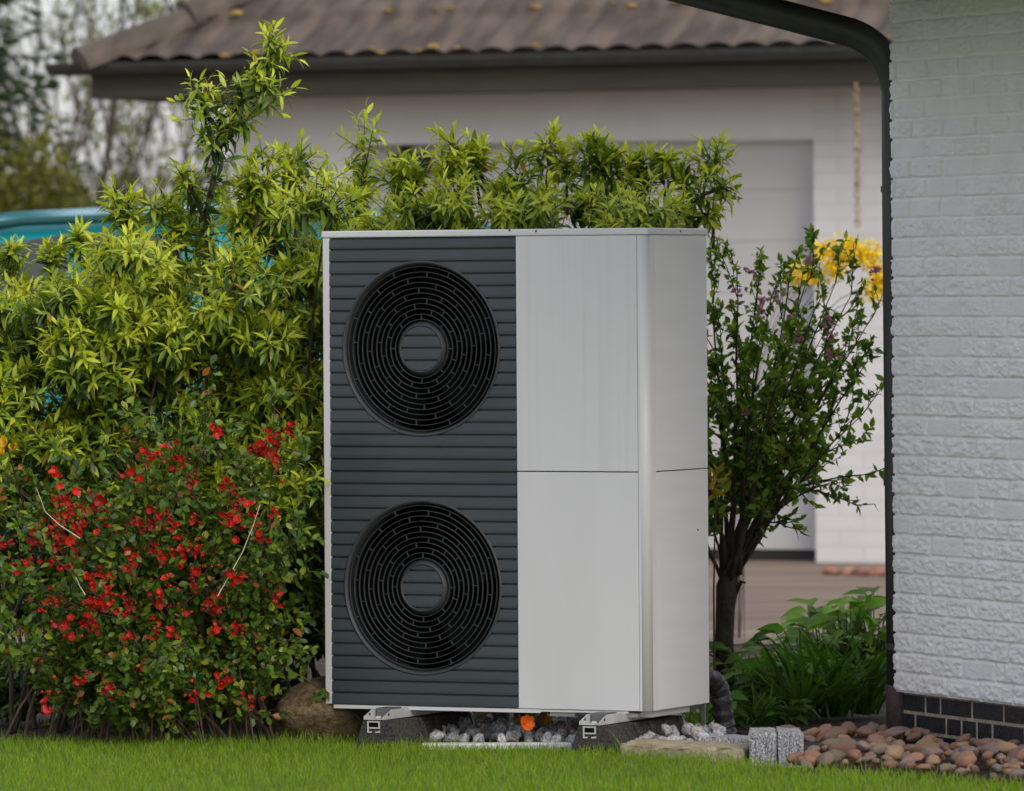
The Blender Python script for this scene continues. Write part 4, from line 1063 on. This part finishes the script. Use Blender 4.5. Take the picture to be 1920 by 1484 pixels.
# orange and yellow flowers below the unit
for (x,y,Y,lab,c,s) in ((983,1358,19.36,'single bright orange flower standing above the gravel under the heat pump',(.85,.16,.01),.045),
                        (985,1340,19.62,'yellow flower partly hidden just above the orange flower',(.65,.33,.02),.035),
                        (1026,1343,19.58,'yellow flower right of the orange flower under the casing',(.65,.36,.02),.04)):
    o=P(x,1378,Y)*[1,1,0]; t=empty('garden_flower',lab,'flower',o); p=P(x,y,Y)-o
    me=blossom_mesh('flower_mesh',1 if s>.043 else 3,s,c,int(x),spread=.006 if s>.043 else .014,buds=0,npet=7,center=(.7,.25,.02)); link_mesh('bloom',me,t,p)
    MB().tube([(0,0,0),p*[.5,.5,.6]+[.004,0,0],p],.0018,5).build('stem',M['grassstem'],t)

# ================================================================== FAR TREES
def far_tree(px,Y,H,label,cat,name,nst,spread,leafn,leafs,col,lean=(0,0),lo=.3,tr_r=.06,r=.5,multi=True):
    o=P(px,540,Y); o=np.array([o[0],Y,0.]); t=empty(name,label,cat,o); st=MB(); lf=MB(); nodes=[]
    def gr(p,d,L,rad,dep):
        n=6; pts=[p]; q=d
        for i in range(n): q=unit(q+R.normal(0,.10,3)+[0,0,.03]); pts.append(pts[-1]+q*L/n)
        pts=np.array(pts); st.tube(pts,np.linspace(rad,rad*.3,n+1),6 if rad>.02 else 4)
        if dep<=1: nodes.extend((pts[i],unit(pts[i]-pts[i-1])) for i in range(1,n+1))
        if dep:
            for i in range(2,n+1):
                for _ in range(2 if R.random()<.3 else 1): 
                    a=unit(pts[i]-pts[i-1]); gr(pts[i],unit(a*.9+perp(a[None])[0]*R.uniform(.3,.8)),L*R.uniform(.3,.55),rad*.45,dep-1)
    if not multi: 
        st.tube([(0,0,-.05),(0,0,H*lo)],[tr_r,tr_r*.75],10)
    for i in range(nst):
        d=unit(np.array([R.normal(0,spread)+lean[0],R.normal(0,spread)+lean[1],1.]))
        gr(np.array([0,0,0 if multi else H*lo*R.uniform(.6,1)]),d,(H if multi else H*(1-lo))*R.uniform(.6,.85),tr_r*(.6 if multi else .5),2)
    nd=np.array([q[0] for q in nodes]); k=R.integers(0,len(nd),leafn); p=nd[k]+R.normal(0,.05,(leafn,3)); 
    c=np.array(col)*R.uniform(.55,1.4,(leafn,1))
    leaves(lf,p,randdir(leafn,-.1),randdir(leafn,.3),leafs*R.uniform(.6,1.3,leafn),leafs*.5,c,'tri',droop=.2)
    st.build('trunk',M['bark'],t,smooth=True); lf.build('crown',M['far'],t)
far_tree(70,40,5.5,'tall loose many-stemmed tree with sparse leaves leaning right at the far left','tree','sparse_tree',7,.16,1500,.055,(.16,.20,.03),lean=(.16,0),tr_r=.03)
far_tree(20,41,5.0,'slender twiggy tree between the dark conifer and the sparse tree','tree','sparse_tree',5,.14,1100,.055,(.18,.19,.03),lean=(.05,0),tr_r=.028)
far_tree(280,47,4.2,'pale green airy tree seen under the garage eaves','tree','airy_tree',6,.30,1500,.06,(.16,.19,.06),tr_r=.03)
far_tree(180,50,4.0,'pale green airy tree left of the garage corner','tree','airy_tree',6,.30,1300,.06,(.13,.16,.04),tr_r=.03)
far_tree(400,49,3.6,'pale green airy tree close to the garage wall','tree','airy_tree',6,.30,1300,.06,(.15,.17,.06),tr_r=.03)
# conifer
def conifer(px,Y,H,label):
    o=P(px,540,Y); o=np.array([o[0],Y,0.]); t=empty('conifer_tree',label,'tree',o)
    MB().tube([(0,0,-.05),(0,0,H)],[.10,.01],10).build('trunk',M['bark'],t)
    n=16000; z=R.random(n)**.8*H; rad=(1-z/H)*.85*H/5+.05; a=R.random(n)*6.283; rr=rad*np.sqrt(R.random(n))*(0.8+.35*np.sin(a*5+z*7))
    p=np.stack([np.cos(a)*rr,np.sin(a)*rr,z],1); d=unit(np.stack([np.cos(a),np.sin(a),R.uniform(-.5,.2,n)],1)); lf=MB()
    leaves(lf,p,d,randdir(n,.5),.09*R.uniform(.6,1.3,n),.03,np.array([.022,.045,.014])*R.uniform(.6,1.5,(n,1)),'tri',droop=.3)
    lf.build('crown',M['far'],t)
conifer(-110,38,6.0,'dark green conifer at the top left corner')
# shrubs and hedge band
def bush(px,Y,w_,H,label,col,n,name='background_bush'):
    o=P(px,540,Y); o=np.array([o[0],Y,0.]); t=empty(name,label,'bush',o); lf=MB()
    a=randdir(n); a=a*(R.random((n,1))**.4); p=a*[w_/2,w_/3,H/2]+[0,0,H/2]; p[:,2]*=(.8+.35*vnoise(p[:,0]*4+px,p[:,1]*4+9,3))
    leaves(lf,p,randdir(n,.3),randdir(n,.3),.06,.03,np.array(col)*R.uniform(.5,1.5,(n,1)),'tri'); lf.build('foliage',M['far'],t)
    st=MB()
    for i in range(14): st.tube([(R.normal(0,.05),0,0),(R.normal(0,w_*.2),R.normal(0,w_*.1),H*.7)],[.012,.004],4)
    st.build('stem_set',M['bark'],t)
bush(0,35,1.3,2.25,'olive green bush above the teal car roof at the far left',(.15,.15,.02),8000)
bush(95,36,1.1,2.05,'olive bush second from the left behind the teal car',(.16,.155,.025),6500)
bush(185,39,1.1,1.95,'brownish green bush behind the middle of the teal car roof',(.16,.13,.04),2500)
bush(300,42,1.6,1.95,'ochre green bush under the garage eaves',(.20,.18,.07),2600)
bush(420,43,1.4,1.95,'ochre green bush next to the left garage wall',(.19,.18,.07),2600)
n=9000; mb=MB(); p=np.stack([R.uniform(-14,10,n),R.uniform(62,66,n),R.random(n)*2.3],1)
leaves(mb,p,randdir(n,.3),randdir(n),.25,.14,np.array([.11,.11,.04])*R.uniform(.6,1.4,(n,1)),'tri'); tag(mb.build('distant_hedge',M['far']),'distant hedge reading as one low green mass on the horizon','hedge',kind='stuff')
tot=sum(len(o.data.vertices) for o in bpy.data.objects if o.type=='MESH'); print('verts',tot,'objects',len(bpy.data.objects))
